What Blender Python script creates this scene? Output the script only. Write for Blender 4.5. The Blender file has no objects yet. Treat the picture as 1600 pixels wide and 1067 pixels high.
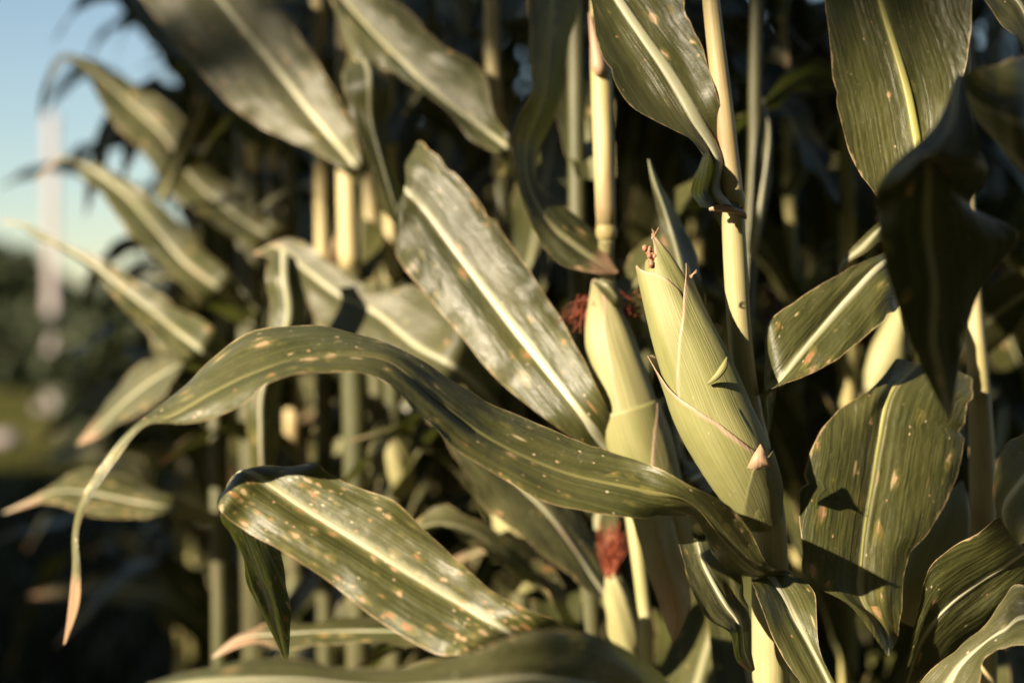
import bpy, math, random
import numpy as np
from mathutils import Vector
rng = np.random.default_rng(7)
random.seed(7)
S = bpy.context.scene
COL = S.collection

# ------------------------------------------------------------------ camera, sky, sun, exposure
H = 1.25                       # eye height
FPX = 1600 * 50.0 / 36.0       # focal length in photograph pixels
cam_d = bpy.data.cameras.new('camera'); cam = bpy.data.objects.new('camera', cam_d); COL.objects.link(cam)
cam.location = (0, 0, H); cam.rotation_euler = (math.radians(90), 0, 0)
cam_d.lens = 50; cam_d.sensor_width = 36; cam_d.clip_start = 0.05; cam_d.clip_end = 3000
cam_d.dof.use_dof = True; cam_d.dof.focus_distance = 1.405; cam_d.dof.aperture_fstop = 1.7
cam_d.dof.aperture_blades = 9
S.camera = cam

TO_SUN = Vector((-0.74, -0.60, 0.38)).normalized()
EL = math.asin(TO_SUN.z)
world = bpy.data.worlds.new('World'); S.world = world; world.use_nodes = True
wn = world.node_tree.nodes; wl = world.node_tree.links
bg = wn['Background']; sky = wn.new('ShaderNodeTexSky'); sky.sky_type = 'NISHITA'
sky.sun_disc = False; sky.sun_elevation = EL; sky.sun_rotation = math.atan2(TO_SUN.x, TO_SUN.y)
sky.air_density = 1.2; sky.dust_density = 0.45; sky.ozone_density = 1.2
wl.new(sky.outputs[0], bg.inputs[0]); bg.inputs[1].default_value = 0.05
sun_d = bpy.data.lights.new('sun', 'SUN'); sun = bpy.data.objects.new('sun', sun_d); COL.objects.link(sun)
sun_d.energy = 5.0; sun_d.angle = math.radians(0.5); sun_d.color = (1.0, 0.85, 0.65)
sun.rotation_euler = (-TO_SUN).to_track_quat('-Z', 'Y').to_euler(); sun.location = (-6, -5, 6)
S.view_settings.view_transform = 'Standard'; S.view_settings.look = 'None'
S.view_settings.gamma = 1; S.view_settings.exposure = 1.62
S.view_settings.use_curve_mapping = False
S.cycles.use_denoising = True
S.cycles.max_bounces = 6; S.cycles.diffuse_bounces = 3; S.cycles.glossy_bounces = 2
S.cycles.transmission_bounces = 3; S.cycles.transparent_max_bounces = 4

# ------------------------------------------------------------------ helpers
def P(x, y, d):
    "photograph pixel + distance -> world point"
    return np.array(((x - 800.0) / FPX * d, d, H - (y - 533.5) / FPX * d))

def smooth(me):
    me.polygons.foreach_set('use_smooth', [True] * len(me.polygons))

def link(name, me, parent=None, label=None):
    o = bpy.data.objects.new(name, me); COL.objects.link(o)
    if parent is not None: o.parent = parent
    if label: o['label'] = label
    return o

def thing(name, loc, label, cat, group=None):
    o = bpy.data.objects.new(name, None); COL.objects.link(o); o.location = loc
    o.empty_display_size = 0.1
    o['label'] = label; o['category'] = cat
    if group: o['group'] = group
    return o

def mesh_from(name, verts, faces, mat, uv=None, nv=None, dry=None, sm=True):
    me = bpy.data.meshes.new(name)
    me.from_pydata([tuple(v) for v in verts], [], [tuple(f) for f in faces])
    me.materials.append(mat)
    if sm: smooth(me)
    li = np.zeros(len(me.loops), dtype=np.int32); me.loops.foreach_get('vertex_index', li)
    for nm, arr in (('metric', uv), ('span', nv)):
        if arr is not None:
            l = me.uv_layers.new(name=nm); l.data.foreach_set('uv', np.asarray(arr, dtype=np.float32)[li].ravel())
    if dry is not None:
        a = me.attributes.new('dry', 'FLOAT', 'POINT'); a.data.foreach_set('value', np.asarray(dry, dtype=np.float32))
    me.update()
    return me

def catmull(pts, n):
    pts = np.asarray(pts, float)
    if len(pts) == 2:
        return pts[0] + (pts[1] - pts[0]) * np.linspace(0, 1, n + 1)[:, None]
    p = np.vstack([2 * pts[0] - pts[1], pts, 2 * pts[-1] - pts[-2]])
    out = []
    for i in range(len(pts) - 1):
        a, b, c, d = p[i:i + 4]
        t = np.linspace(0, 1, n, endpoint=False)[:, None]
        out.append(0.5 * (2 * b + (c - a) * t + (2 * a - 5 * b + 4 * c - d) * t ** 2 + (3 * b - a - 3 * c + d) * t ** 3))
    out.append(pts[-1:])
    return np.vstack(out)

def unit(a):
    return a / (np.linalg.norm(a, axis=-1, keepdims=True) + 1e-12)

def blade(name, Ls, Ms, Rs, mat, seg=8, half=7, arch=0.06, ruffle=0.006, seed=0, dry=None, rib=True, base=(0, 0, 0), scale=1.0, ribscale=1.0, ribmat='midrib'):
    """leaf surface through left edge, midrib and right edge points (base -> tip). returns (leaf mesh, midrib mesh)"""
    r = np.random.default_rng(seed)
    L, M, R = catmull(Ls, seg), catmull(Ms, seg), catmull(Rs, seg)
    n = len(M)
    tan = unit(np.gradient(M, axis=0))
    cr = unit(R - L); nor = unit(np.cross(tan, cr))
    s = np.concatenate([[0], np.cumsum(np.linalg.norm(np.diff(M, axis=0), axis=1))])
    ph = r.uniform(0, 6.28, 8)
    hl = np.linalg.norm(L - M, axis=1); hr = np.linalg.norm(R - M, axis=1)
    def rag(k):
        q = np.convolve(r.normal(size=n + 8), [.1, .25, .3, .25, .1], 'same')[4:-4] * .022
        for _ in range(int(r.integers(1, 4))):
            c = r.uniform(.1, .95) * s[-1]; q = q - r.uniform(.03, .10) * np.exp(-((s - c) / (r.uniform(.003, .008) * scale)) ** 2)
        return 1 + q * np.clip(k / .02, 0, 1)
    L = M + (L - M) * rag(hl)[:, None]; R = M + (R - M) * rag(hr)[:, None]
    cols = []; us = []; vs = []
    fade = np.clip(np.minimum(s / 0.06, (s[-1] - s) / 0.08), 0, 1)
    for j in range(-half, half + 1):
        a = abs(j) / half
        E, w, k = (L, hl, 0) if j < 0 else (R, hr, 4)
        p = M + (E - M) * a
        bulge = arch * w * (math.sin(math.pi * a) * 0.9)
        wave = ruffle * a * a * fade * (np.sin(s * 42 / scale + ph[k]) + 0.7 * np.sin(s * 71 / scale + ph[k + 1]) + .4 * np.sin(s * 133 / scale + ph[k + 2]))
        wave = wave + 0.0016 * scale * math.sin(3.0 * math.pi * a) * np.sin(s * 24 + ph[k + 3]) * fade
        cols.append(p + nor * (bulge + wave * np.clip(w / (0.03 * scale), 0, 1))[:, None])
        us.append(np.stack([s, np.sign(j) * a * w], 1)); vs.append(np.stack([s / s[-1], np.full(n, .5 + .5 * j / half)], 1))
    m = 2 * half + 1
    V = np.stack(cols, 1).reshape(-1, 3) - np.asarray(base); U = np.stack(us, 1).reshape(-1, 2); W = np.stack(vs, 1).reshape(-1, 2)
    F = [(i * m + j, i * m + j + 1, (i + 1) * m + j + 1, (i + 1) * m + j) for i in range(n - 1) for j in range(m - 1)]
    if dry is None: D = np.zeros(len(V))
    else: D = np.repeat(np.interp(s / s[-1], [q[0] for q in dry], [q[1] for q in dry]), m)
    me = mesh_from(name, V, F, mat, U, W, D)
    rm = None
    if rib:
        f = s / s[-1]
        rw = np.minimum(0.0052 * (1 - f) ** 0.8 + 0.0009, 0.35 * np.minimum(hl, hr) + 0.0004) * scale * ribscale
        up = nor; RV = []; K = 8
        for k in range(K):
            a = 2 * math.pi * k / K
            RV.append(M + cr * (rw * math.cos(a))[:, None] + up * (rw * 0.34 * math.sin(a))[:, None])
        RV = np.stack(RV, 1).reshape(-1, 3) - np.asarray(base)
        RF = [(i * K + k, i * K + (k + 1) % K, (i + 1) * K + (k + 1) % K, (i + 1) * K + k) for i in range(n - 1) for k in range(K)]
        RU = np.stack([np.repeat(s, K), np.tile(np.arange(K) / K * 0.03, n)], 1)
        RD = np.repeat(np.interp(f, [q[0] for q in dry], [q[1] for q in dry]) if dry else np.zeros(n), K)
        rm = mesh_from('midrib', RV, RF, MAT[ribmat], RU, RU, RD)
    return me, rm

def tube(name, pts, radii, mat, seg=6, K=14, base=(0, 0, 0), cap=True, flat=None):
    c = catmull(pts, seg); r = catmull(np.asarray(radii, float)[:, None], seg)[:, 0] if len(radii) > 1 else np.full(len(c), radii[0])
    r = np.maximum(r, 1e-5)
    n = len(c); t = unit(np.gradient(c, axis=0))
    ref = np.array((0.12, -0.99, 0.05)); 
    e1 = unit(np.cross(t, ref)); e2 = unit(np.cross(e1, t))
    s = np.concatenate([[0], np.cumsum(np.linalg.norm(np.diff(c, axis=0), axis=1))])
    V = []; 
    for k in range(K):
        a = 2 * math.pi * k / K
        V.append(c + e1 * (r * math.cos(a))[:, None] + e2 * (r * math.sin(a) * (flat or 1))[:, None])
    V = np.stack(V, 1).reshape(-1, 3) - np.asarray(base)
    F = [(i * K + k, i * K + (k + 1) % K, (i + 1) * K + (k + 1) % K, (i + 1) * K + k) for i in range(n - 1) for k in range(K)]
    if cap: F += [tuple(range(K))[::-1], tuple((n - 1) * K + k for k in range(K))]
    ang = np.abs(np.arange(K) / K - .5)
    U = np.stack([np.repeat(s, K), np.tile(ang * 2 * math.pi * float(np.mean(r)), n)], 1)
    W = np.stack([np.repeat(s / max(s[-1], 1e-6), K), np.tile(ang, n)], 1)
    return mesh_from(name, V, F, mat, U, W, np.zeros(len(V)))

# ------------------------------------------------------------------ materials
MAT = {}
class NT:
    def __init__(s, name):
        s.m = bpy.data.materials.new(name); s.m.use_nodes = True; s.t = s.m.node_tree; s.n = s.t.nodes; s.l = s.t.links
        s.n.clear(); s.out = s.n.new('ShaderNodeOutputMaterial')
    def put(s, sock, v):
        if isinstance(v, bpy.types.NodeSocket): s.l.new(v, sock)
        elif isinstance(v, tuple) and sock.type == 'RGBA': sock.default_value = (*v, 1)
        else: sock.default_value = v
    def math(s, op, a, b=0.0, c=0.0, clamp=False):
        n = s.n.new('ShaderNodeMath'); n.operation = op; n.use_clamp = clamp
        for i, v in enumerate((a, b, c)): s.put(n.inputs[i], v)
        return n.outputs[0]
    def ramp(s, v, a, b, lo=0.0, hi=1.0):
        n = s.n.new('ShaderNodeMapRange'); n.interpolation_type = 'SMOOTHSTEP'
        s.put(n.inputs[0], v)
        for i, q in enumerate((a, b, lo, hi)): s.put(n.inputs[i + 1], q)
        return n.outputs[0]
    def mix(s, f, a, b):
        n = s.n.new('ShaderNodeMix'); n.data_type = 'RGBA'
        s.put(n.inputs[0], f); s.put(n.inputs[6], a); s.put(n.inputs[7], b)
        return n.outputs[2]
    def uv(s, name):
        n = s.n.new('ShaderNodeUVMap'); n.uv_map = name; x = s.n.new('ShaderNodeSeparateXYZ'); s.l.new(n.outputs[0], x.inputs[0])
        return x.outputs[0], x.outputs[1]
    def vec(s, x, y, z=0.0):
        n = s.n.new('ShaderNodeCombineXYZ')
        for i, v in enumerate((x, y, z)): s.put(n.inputs[i], v)
        return n.outputs[0]
    def noise(s, v, scale, detail=3.0, rough=.55):
        n = s.n.new('ShaderNodeTexNoise'); s.put(n.inputs['Vector'], v); s.put(n.inputs['Scale'], scale); s.put(n.inputs['Detail'], detail); s.put(n.inputs['Roughness'], rough)
        return n.outputs[0]
    def obj(s):
        n = s.n.new('ShaderNodeTexCoord'); return n.outputs['Object']
    def rand(s):
        n = s.n.new('ShaderNodeObjectInfo'); return n.outputs['Random']
    def bump(s, h, strength, dist):
        n = s.n.new('ShaderNodeBump'); s.put(n.inputs['Height'], h); n.inputs['Strength'].default_value = strength; n.inputs['Distance'].default_value = dist
        return n.outputs[0]
    def bsdf(s, col, rough, spec=.5, normal=None, trans=None, tfac=.3):
        b = s.n.new('ShaderNodeBsdfPrincipled'); s.put(b.inputs['Base Color'], col); s.put(b.inputs['Roughness'], rough)
        s.put(b.inputs['Specular IOR Level'], spec)
        if normal is not None: s.l.new(normal, b.inputs['Normal'])
        sh = b.outputs[0]
        if trans is not None:
            t = s.n.new('ShaderNodeBsdfTranslucent'); s.put(t.inputs[0], trans)
            if normal is not None: s.l.new(normal, t.inputs['Normal'])
            m = s.n.new('ShaderNodeMixShader'); s.put(m.inputs[0], tfac); s.l.new(sh, m.inputs[1]); s.l.new(t.outputs[0], m.inputs[2]); sh = m.outputs[0]
        s.l.new(sh, s.out.inputs[0])
        return s.m

def leaf_material(name, base, alt, spot=0.0, scratch=0.3, pale=(.32, .31, .17), rough=.43, trans=(.12, .14, .02), tfac=.18, spec=.50, spotsize=1.0, band=.75):
    t = NT(name)
    s, w = t.uv('metric'); u, v = t.uv('span')
    a = t.math('MULTIPLY', t.math('ABSOLUTE', t.math('SUBTRACT', v, .5)), 2.0)
    aw = t.math('ABSOLUTE', w)
    rnd = t.rand()
    off = t.math('MULTIPLY', rnd, 37.0)
    s2 = t.math('ADD', s, off)
    vein = t.noise(t.vec(t.math('MULTIPLY', s2, 3.0), t.math('MULTIPLY', w, 420.0), off), 1.0, 2.0)
    vein2 = t.noise(t.vec(t.math('MULTIPLY', s2, 1.6), t.math('MULTIPLY', w, 130.0), off), 1.0, 1.0)
    big = t.noise(t.vec(t.math('MULTIPLY', s2, 9.0), t.math('MULTIPLY', w, 22.0), off), 1.0, 4.0)
    col = t.mix(t.ramp(big, .3, .7), base, alt)
    col = t.mix(t.math('MULTIPLY', t.ramp(vein, .42, .66), .34), col, tuple(min(1, c * 1.9 + .01) for c in alt))
    col = t.mix(t.math('MULTIPLY', t.ramp(vein2, .5, .72), .3), col, tuple(c * .55 for c in base))
    # pale band beside the midrib
    mid = t.ramp(aw, .0065, .0022)
    col = t.mix(t.math('MULTIPLY', mid, band), col, pale)
    # pale worn scratches along the veins
    scr = t.noise(t.vec(t.math('MULTIPLY', s2, 26.0), t.math('MULTIPLY', w, 520.0), off), 1.0, 2.0)
    scm = t.math('MULTIPLY', t.ramp(scr, .70, .78), t.ramp(t.noise(t.vec(t.math('MULTIPLY', s2, 14.), t.math('MULTIPLY', w, 30.), off), 1.0, 2.0), .52, .62))
    col = t.mix(t.math('MULTIPLY', scm, scratch), col, (.42, .36, .2))
    if spot > 0:
        wob = t.noise(t.vec(t.math('MULTIPLY', s2, 160.), t.math('MULTIPLY', w, 260.), 0.), 1.0, 2.0)
        vo = t.n.new('ShaderNodeTexVoronoi'); vo.inputs['Scale'].default_value = 1.0
        t.put(vo.inputs['Vector'], t.vec(t.math('MULTIPLY', s2, 44. / spotsize), t.math('MULTIPLY', w, 88. / spotsize), off))
        sep = t.n.new('ShaderNodeSeparateColor'); t.l.new(vo.outputs['Color'], sep.inputs[0])
        clump = t.noise(t.vec(t.math('MULTIPLY', s2, 11.), t.math('MULTIPLY', w, 16.), off), 1.0, 1.0)
        on = t.math('LESS_THAN', sep.outputs[0], t.math('MULTIPLY', t.ramp(clump, .3, .7, .25, 1.6), spot))
        rad = t.math('ADD', t.math('MULTIPLY', t.math('POWER', sep.outputs[1], 1.6), .34), .10)
        dd = t.math('ADD', vo.outputs['Distance'], t.math('MULTIPLY', t.math('SUBTRACT', wob, .5), .62))
        core = t.math('MULTIPLY', t.ramp(dd, rad, t.math('MULTIPLY', rad, .55)), on)
        halo = t.math('MULTIPLY', t.ramp(dd, t.math('MULTIPLY', rad, 2.0), rad), on)
        col = t.mix(t.math('MULTIPLY', halo, .45), col, (.20, .17, .04))
        col = t.mix(t.math('MULTIPLY', core, .9), col, t.mix(sep.outputs[2], (.30, .135, .055), (.45, .31, .18)))
    # long lesions along the veins and tiny pale flecks
    ln = t.n.new('ShaderNodeTexVoronoi'); ln.inputs['Scale'].default_value = 1.0
    t.put(ln.inputs['Vector'], t.vec(t.math('MULTIPLY', s2, 24.), t.math('MULTIPLY', w, 150.), t.math('ADD', off, 9.)))
    sl = t.n.new('ShaderNodeSeparateColor'); t.l.new(ln.outputs['Color'], sl.inputs[0])
    wl_ = t.math('ADD', ln.outputs['Distance'], t.math('MULTIPLY', t.math('SUBTRACT', vein, .5), .35))
    lm = t.math('MULTIPLY', t.ramp(wl_, t.math('MULTIPLY', sl.outputs[1], .36), t.math('MULTIPLY', sl.outputs[1], .14)), t.math('LESS_THAN', sl.outputs[0], .05 + spot * .22))
    col = t.mix(t.math('MULTIPLY', lm, .75), col, t.mix(sl.outputs[2], (.30, .15, .06), (.50, .42, .24)))
    fk = t.n.new('ShaderNodeTexVoronoi'); fk.inputs['Scale'].default_value = 1.0
    t.put(fk.inputs['Vector'], t.vec(t.math('MULTIPLY', s2, 120.), t.math('MULTIPLY', w, 190.), off))
    sf = t.n.new('ShaderNodeSeparateColor'); t.l.new(fk.outputs['Color'], sf.inputs[0])
    fm = t.math('MULTIPLY', t.ramp(fk.outputs['Distance'], .24, .12), t.math('LESS_THAN', sf.outputs[0], .035 + spot * .10))
    col = t.mix(t.math('MULTIPLY', fm, .8), col, t.mix(sf.outputs[1], (.44, .20, .08), (.62, .55, .36)))
    # thin tan leaf margin
    edn = t.noise(t.vec(t.math('MULTIPLY', s2, 60.), off, 0.), 1., 3.)
    ed = t.ramp(a, t.math('SUBTRACT', .985, t.math('MULTIPLY', t.ramp(edn, .45, .75), .06)), .992)
    col = t.mix(t.math('MULTIPLY', ed, .75), col, (.46, .33, .17))
    at = t.n.new('ShaderNodeAttribute'); at.attribute_name = 'dry'
    dn = t.math('ADD', at.outputs['Fac'], t.math('MULTIPLY', t.math('SUBTRACT', t.noise(t.vec(t.math('MULTIPLY', s2, 30.), t.math('MULTIPLY', w, 60.), 1.), 1., 3.), .5), .9))
    dm = t.math('MULTIPLY', t.ramp(dn, .35, .65), t.ramp(at.outputs['Fac'], 0.01, .15))
    col = t.mix(dm, col, t.mix(vein, (.20, .105, .055), (.34, .225, .13)))
    puck = t.noise(t.vec(t.math('MULTIPLY', s2, 26.0), t.math('MULTIPLY', w, 60.0), off), 1.0, 2.0)
    fine = t.noise(t.vec(t.math('MULTIPLY', s2, 420.0), t.math('MULTIPLY', w, 1300.0), off), 1.0, 2.0)
    h = t.math('ADD', t.math('MULTIPLY', vein, .7), t.math('MULTIPLY', vein2, .9))
    h = t.math('ADD', h, t.math('MULTIPLY', big, 1.6))
    h = t.math('ADD', h, t.math('ADD', t.math('MULTIPLY', puck, 2.6), t.math('MULTIPLY', fine, .25)))
    nrm = t.bump(h, .55, .0020)
    # dust and pale specks
    dust = t.noise(t.vec(t.math('MULTIPLY', s2, 300.0), t.math('MULTIPLY', w, 420.0), off), 1.0, 3.0)
    dpatch = t.noise(t.vec(t.math('MULTIPLY', s2, 12.0), t.math('MULTIPLY', w, 18.0), 5.0), 1.0, 3.0)
    col = t.mix(t.math('MULTIPLY', t.math('MULTIPLY', t.ramp(dust, .60, .72), t.ramp(dpatch, .40, .62)), .5), col, (.30, .26, .15))
    col = t.mix(t.math('MULTIPLY', t.ramp(dpatch, .5, .75), .22), col, (.16, .15, .09))
    rg = t.math('ADD', t.math('MULTIPLY', t.noise(t.vec(t.math('MULTIPLY', s2, 40.), t.math('MULTIPLY', w, 40.), off), 1., 3.), .22), rough - .11)
    rg = t.math('ADD', rg, t.math('MULTIPLY', dm, .3))
    tc = t.mix(dm, trans, (.20, .10, .04))
    return t.bsdf(col, rg, spec, nrm, tc, tfac)

G1, G2 = (.039, .042, .010), (.066, .064, .018)
MAT['leaf'] = leaf_material('leaf_green', G1, G2, spot=.10)
MAT['leaf_spotted'] = leaf_material('leaf_spotted', (.046, .049, .011), (.076, .074, .020), spot=.95, spotsize=.66)
MAT['leaf_few'] = leaf_material('leaf_few_spots', G1, G2, spot=.24, spotsize=1.2)
MAT['leaf_pale'] = leaf_material('leaf_pale_underside', (.054, .054, .018), (.082, .078, .030), spot=.16, rough=.47)
MAT['leaf_long'] = leaf_material('leaf_long', G1, G2, spot=.45, spotsize=.85, band=.25, pale=(.16, .15, .05), tfac=.08)
MAT['leaf_shaded'] = leaf_material('leaf_shaded', (.028, .031, .008), (.044, .045, .012), spot=.10, tfac=.05, spec=.28)  # darker copy of the leaf green, shade put into the colour

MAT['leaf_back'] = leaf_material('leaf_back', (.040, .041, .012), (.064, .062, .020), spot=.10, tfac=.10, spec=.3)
def stem_material(name, c1, c2, c3, rough=.5, tfac=0.0, ribs=900.0, bump=.35):
    t = NT(name)
    s, w = t.uv('metric'); off = t.math('MULTIPLY', t.rand(), 11.0)
    s2 = t.math('ADD', s, off)
    fib = t.noise(t.vec(t.math('MULTIPLY', s2, 5.), t.math('MULTIPLY', w, ribs), off), 1., 2.)
    big = t.noise(t.vec(t.math('MULTIPLY', s2, 14.), t.math('MULTIPLY', w, 60.), off), 1., 3.)
    fleck = t.noise(t.vec(t.math('MULTIPLY', s2, 70.), t.math('MULTIPLY', w, 260.), off), 1., 2.)
    col = t.mix(t.ramp(big, .35, .68), c1, c2)
    col = t.mix(t.math('MULTIPLY', t.ramp(fib, .40, .62), .55), col, c3)
    col = t.mix(t.math('MULTIPLY', t.ramp(fleck, .69, .74), .35), col, (.38, .22, .12))
    blot = t.noise(t.vec(t.math('MULTIPLY', s2, 5.5), t.math('MULTIPLY', w, 18.), off), 1., 3.)
    col = t.mix(t.math('MULTIPLY', t.ramp(blot, .50, .68), .55), col, tuple(a * b for a, b in zip(c1, (.62, .72, .55))))
    col = t.mix(t.math('MULTIPLY', t.ramp(blot, .40, .28), .5), col, tuple(a * b for a, b in zip(c1, (.80, .50, .55))))
    nrm = t.bump(t.math('ADD', fib, t.math('MULTIPLY', big, .6)), bump, .0012)
    return t.bsdf(col, rough, .4, nrm, c2 if tfac else None, tfac)
MAT['stalk'] = stem_material('stalk_yellow', (0.392, 0.317, 0.135), (0.459, 0.365, 0.176), (0.513, 0.432, 0.243))
MAT['sheath'] = stem_material('sheath_green', (0.275, 0.250, 0.094), (0.338, 0.294, 0.138), (0.413, 0.362, 0.194))
MAT['sheath_shaded'] = stem_material('sheath_shaded', (.06, .062, .022), (.085, .08, .032), (.11, .10, .045))  # sheath colour darkened to stand in for shade low in the rows
MAT['stalk_far'] = stem_material('stalk_far', (0.260, 0.247, 0.078), (0.377, 0.312, 0.117), (0.403, 0.351, 0.156))
MAT['node'] = stem_material('node_ring', (.42, .36, .11), (.48, .38, .16), (.44, .36, .16), ribs=200)
MAT['collar'] = stem_material('collar_pink', (.33, .22, .13), (.38, .28, .18), (.36, .20, .13), ribs=300)
MAT['midrib'] = stem_material('midrib_pale', (.32, .31, .18), (.36, .35, .23), (.40, .39, .28), rough=.42, ribs=500, bump=.2)

MAT['midrib_green'] = stem_material('midrib_green', (.15, .14, .045), (.20, .18, .06), (.24, .22, .09), rough=.42, ribs=500, bump=.2)
MAT['midrib_yellow'] = stem_material('midrib_yellow', (.26, .25, .06), (.30, .28, .08), (.34, .32, .12), rough=.42, ribs=500, bump=.2)
def husk_material(name, c1, c2, c3):
    t = NT(name)
    s, w = t.uv('metric'); u, v = t.uv('span'); off = t.math('MULTIPLY', t.rand(), 11.0)
    ridge = t.noise(t.vec(t.math('MULTIPLY', s, 1.6), t.math('MULTIPLY', w, 950.), off), 1., 1.)
    fib = t.noise(t.vec(t.math('MULTIPLY', s, 6.), t.math('MULTIPLY', w, 2400.), off), 1., 2.)
    big = t.noise(t.vec(t.math('MULTIPLY', s, 16.), t.math('MULTIPLY', w, 40.), off), 1., 3.)
    col = t.mix(t.ramp(big, .32, .7), c1, c2)
    col = t.mix(t.math('MULTIPLY', t.ramp(ridge, .4, .62), .28), col, c3)
    col = t.mix(t.math('MULTIPLY', t.ramp(fib, .5, .7), .3), col, tuple(c * .62 for c in c1))
    at = t.n.new('ShaderNodeAttribute'); at.attribute_name = 'dry'
    nz = t.noise(t.vec(t.math('MULTIPLY', s, 60.), t.math('MULTIPLY', w, 160.), off), 1., 3.)
    pk = t.ramp(t.math('ADD', at.outputs['Fac'], t.math('MULTIPLY', t.math('SUBTRACT', nz, .5), .35)), .30, .70)
    col = t.mix(pk, col, t.mix(nz, (.40, .25, .17), (.43, .34, .22)))
    fl = t.noise(t.vec(t.math('MULTIPLY', s, 60.), t.math('MULTIPLY', w, 300.), 3.), 1., 2.)
    col = t.mix(t.math('MULTIPLY', t.ramp(fl, .70, .76), .5), col, (.66, .60, .36))
    h = t.math('ADD', ridge, t.math('MULTIPLY', fib, .5))
    return t.bsdf(col, .52, .35, t.bump(h, .6, .0009), (.28, .26, .07), .12)
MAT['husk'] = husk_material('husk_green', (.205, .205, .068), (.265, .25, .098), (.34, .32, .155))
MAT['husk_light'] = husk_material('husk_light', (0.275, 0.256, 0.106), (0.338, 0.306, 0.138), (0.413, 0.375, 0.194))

def simple(name, c1, c2, scale=40., rough=.7, bump=.3, dist=.002, trans=None, tfac=.0):
    t = NT(name); nz = t.noise(t.obj(), scale, 4.)
    return t.bsdf(t.mix(t.ramp(nz, .3, .7), c1, c2), rough, .3, t.bump(nz, bump, dist), trans, tfac)
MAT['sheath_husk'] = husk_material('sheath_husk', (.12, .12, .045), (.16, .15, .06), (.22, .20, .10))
MAT['silk'] = simple('silk_rust', (.15, .026, .012), (.32, .085, .040), 90., .5)
MAT['silk_tan'] = simple('silk_tan', (.42, .20, .11), (.60, .40, .24), 400., .6)
MAT['kernel'] = simple('kernel_dry', (.22, .09, .045), (.36, .22, .13), 300., .5)
MAT['bark'] = simple('bark', (.05, .04, .028), (.10, .08, .055), 12., .9, .6, .02)
MAT['tree_leaf'] = simple('tree_leaf', (.022, .030, .010), (.042, .050, .016), 3., .6, .1, .002, (.02, .03, .006), .2)
MAT['post'] = simple('post_paint', (.34, .295, .28), (.41, .355, .34), 3., .8, .1)
MAT['band'] = simple('post_dark', (.012, .014, .012), (.02, .022, .018), 3., .8, .1)
MAT['stone'] = simple('stone_pale', (.17, .14, .135), (.24, .21, .20), 5., .8, .5, .02)

def ground_material():
    t = NT('field_ground'); o = t.obj()
    x = t.n.new('ShaderNodeSeparateXYZ'); t.l.new(o, x.inputs[0])
    big = t.noise(o, .35, 4.); fine = t.noise(o, 9., 5.)
    # grass begins beyond the headland of bare dark soil
    g = t.ramp(t.math('ADD', x.outputs[1], t.math('MULTIPLY', t.math('SUBTRACT', big, .5), 5.)), 11.5, 14.5)
    soil = t.mix(t.ramp(fine, .3, .7), (.010, .008, .005), (.022, .017, .011))
    grass = t.mix(t.ramp(fine, .3, .7), (.034, .038, .010), (.075, .070, .020))
    dryg = t.mix(t.ramp(big, .45, .7), grass, (.13, .115, .04))
    return t.bsdf(t.mix(g, soil, dryg), 1.0, .0, t.bump(fine, .8, .03))
MAT['ground'] = ground_material()

# ------------------------------------------------------------------ the ground
def ground():
    xs = np.concatenate([[-1500, -500, -150, -60], np.linspace(-25, 25, 60), [60, 150, 500, 1500]])
    ys = np.concatenate([[-1500, -400, -100, -30], np.linspace(-10, 40, 60), [60, 150, 500, 1500]])
    V = []; 
    for y in ys:
        for x in xs:
            inn = abs(x) < 25 and -10 < y < 40
            V.append((x, y, rng.normal(0, .018) if inn else 0.0))
    nx = len(xs); F = [(j * nx + i, j * nx + i + 1, (j + 1) * nx + i + 1, (j + 1) * nx + i) for j in range(len(ys) - 1) for i in range(nx - 1)]
    o = link('ground', mesh_from('ground', V, F, MAT['ground'])); o['kind'] = 'structure'
ground()

def weeds():
    "low weeds and grass on the bare headland"
    r = np.random.default_rng(5); V = []; F = []
    for k in range(2600):
        y = 2.6 + 11 * r.random() ** 1.2; x = r.uniform(-.40 * y - .5, -.10 * y + .3); n = 3
        a = r.uniform(0, 6.28); hh = r.uniform(.06, .26); w = r.uniform(.006, .02); b = r.uniform(.03, .16); o = len(V)
        for q in range(n + 1):
            f = q / n; cx = x + math.cos(a) * b * f * f; cy = y + math.sin(a) * b * f * f; ww = w * (1 - f) + .0008
            V += [(cx - math.sin(a) * ww, cy + math.cos(a) * ww, hh * f - .03), (cx + math.sin(a) * ww, cy - math.cos(a) * ww, hh * f - .03)]
        F += [(o + 2 * q, o + 2 * q + 1, o + 2 * q + 3, o + 2 * q + 2) for q in range(n)]
    o = link('weeds', mesh_from('weeds', V, F, MAT['tree_leaf'])); o['kind'] = 'stuff'
    o['label'] = 'low dark weeds on the shaded bare ground beside the corn'; o['category'] = 'weeds'
weeds()

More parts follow.
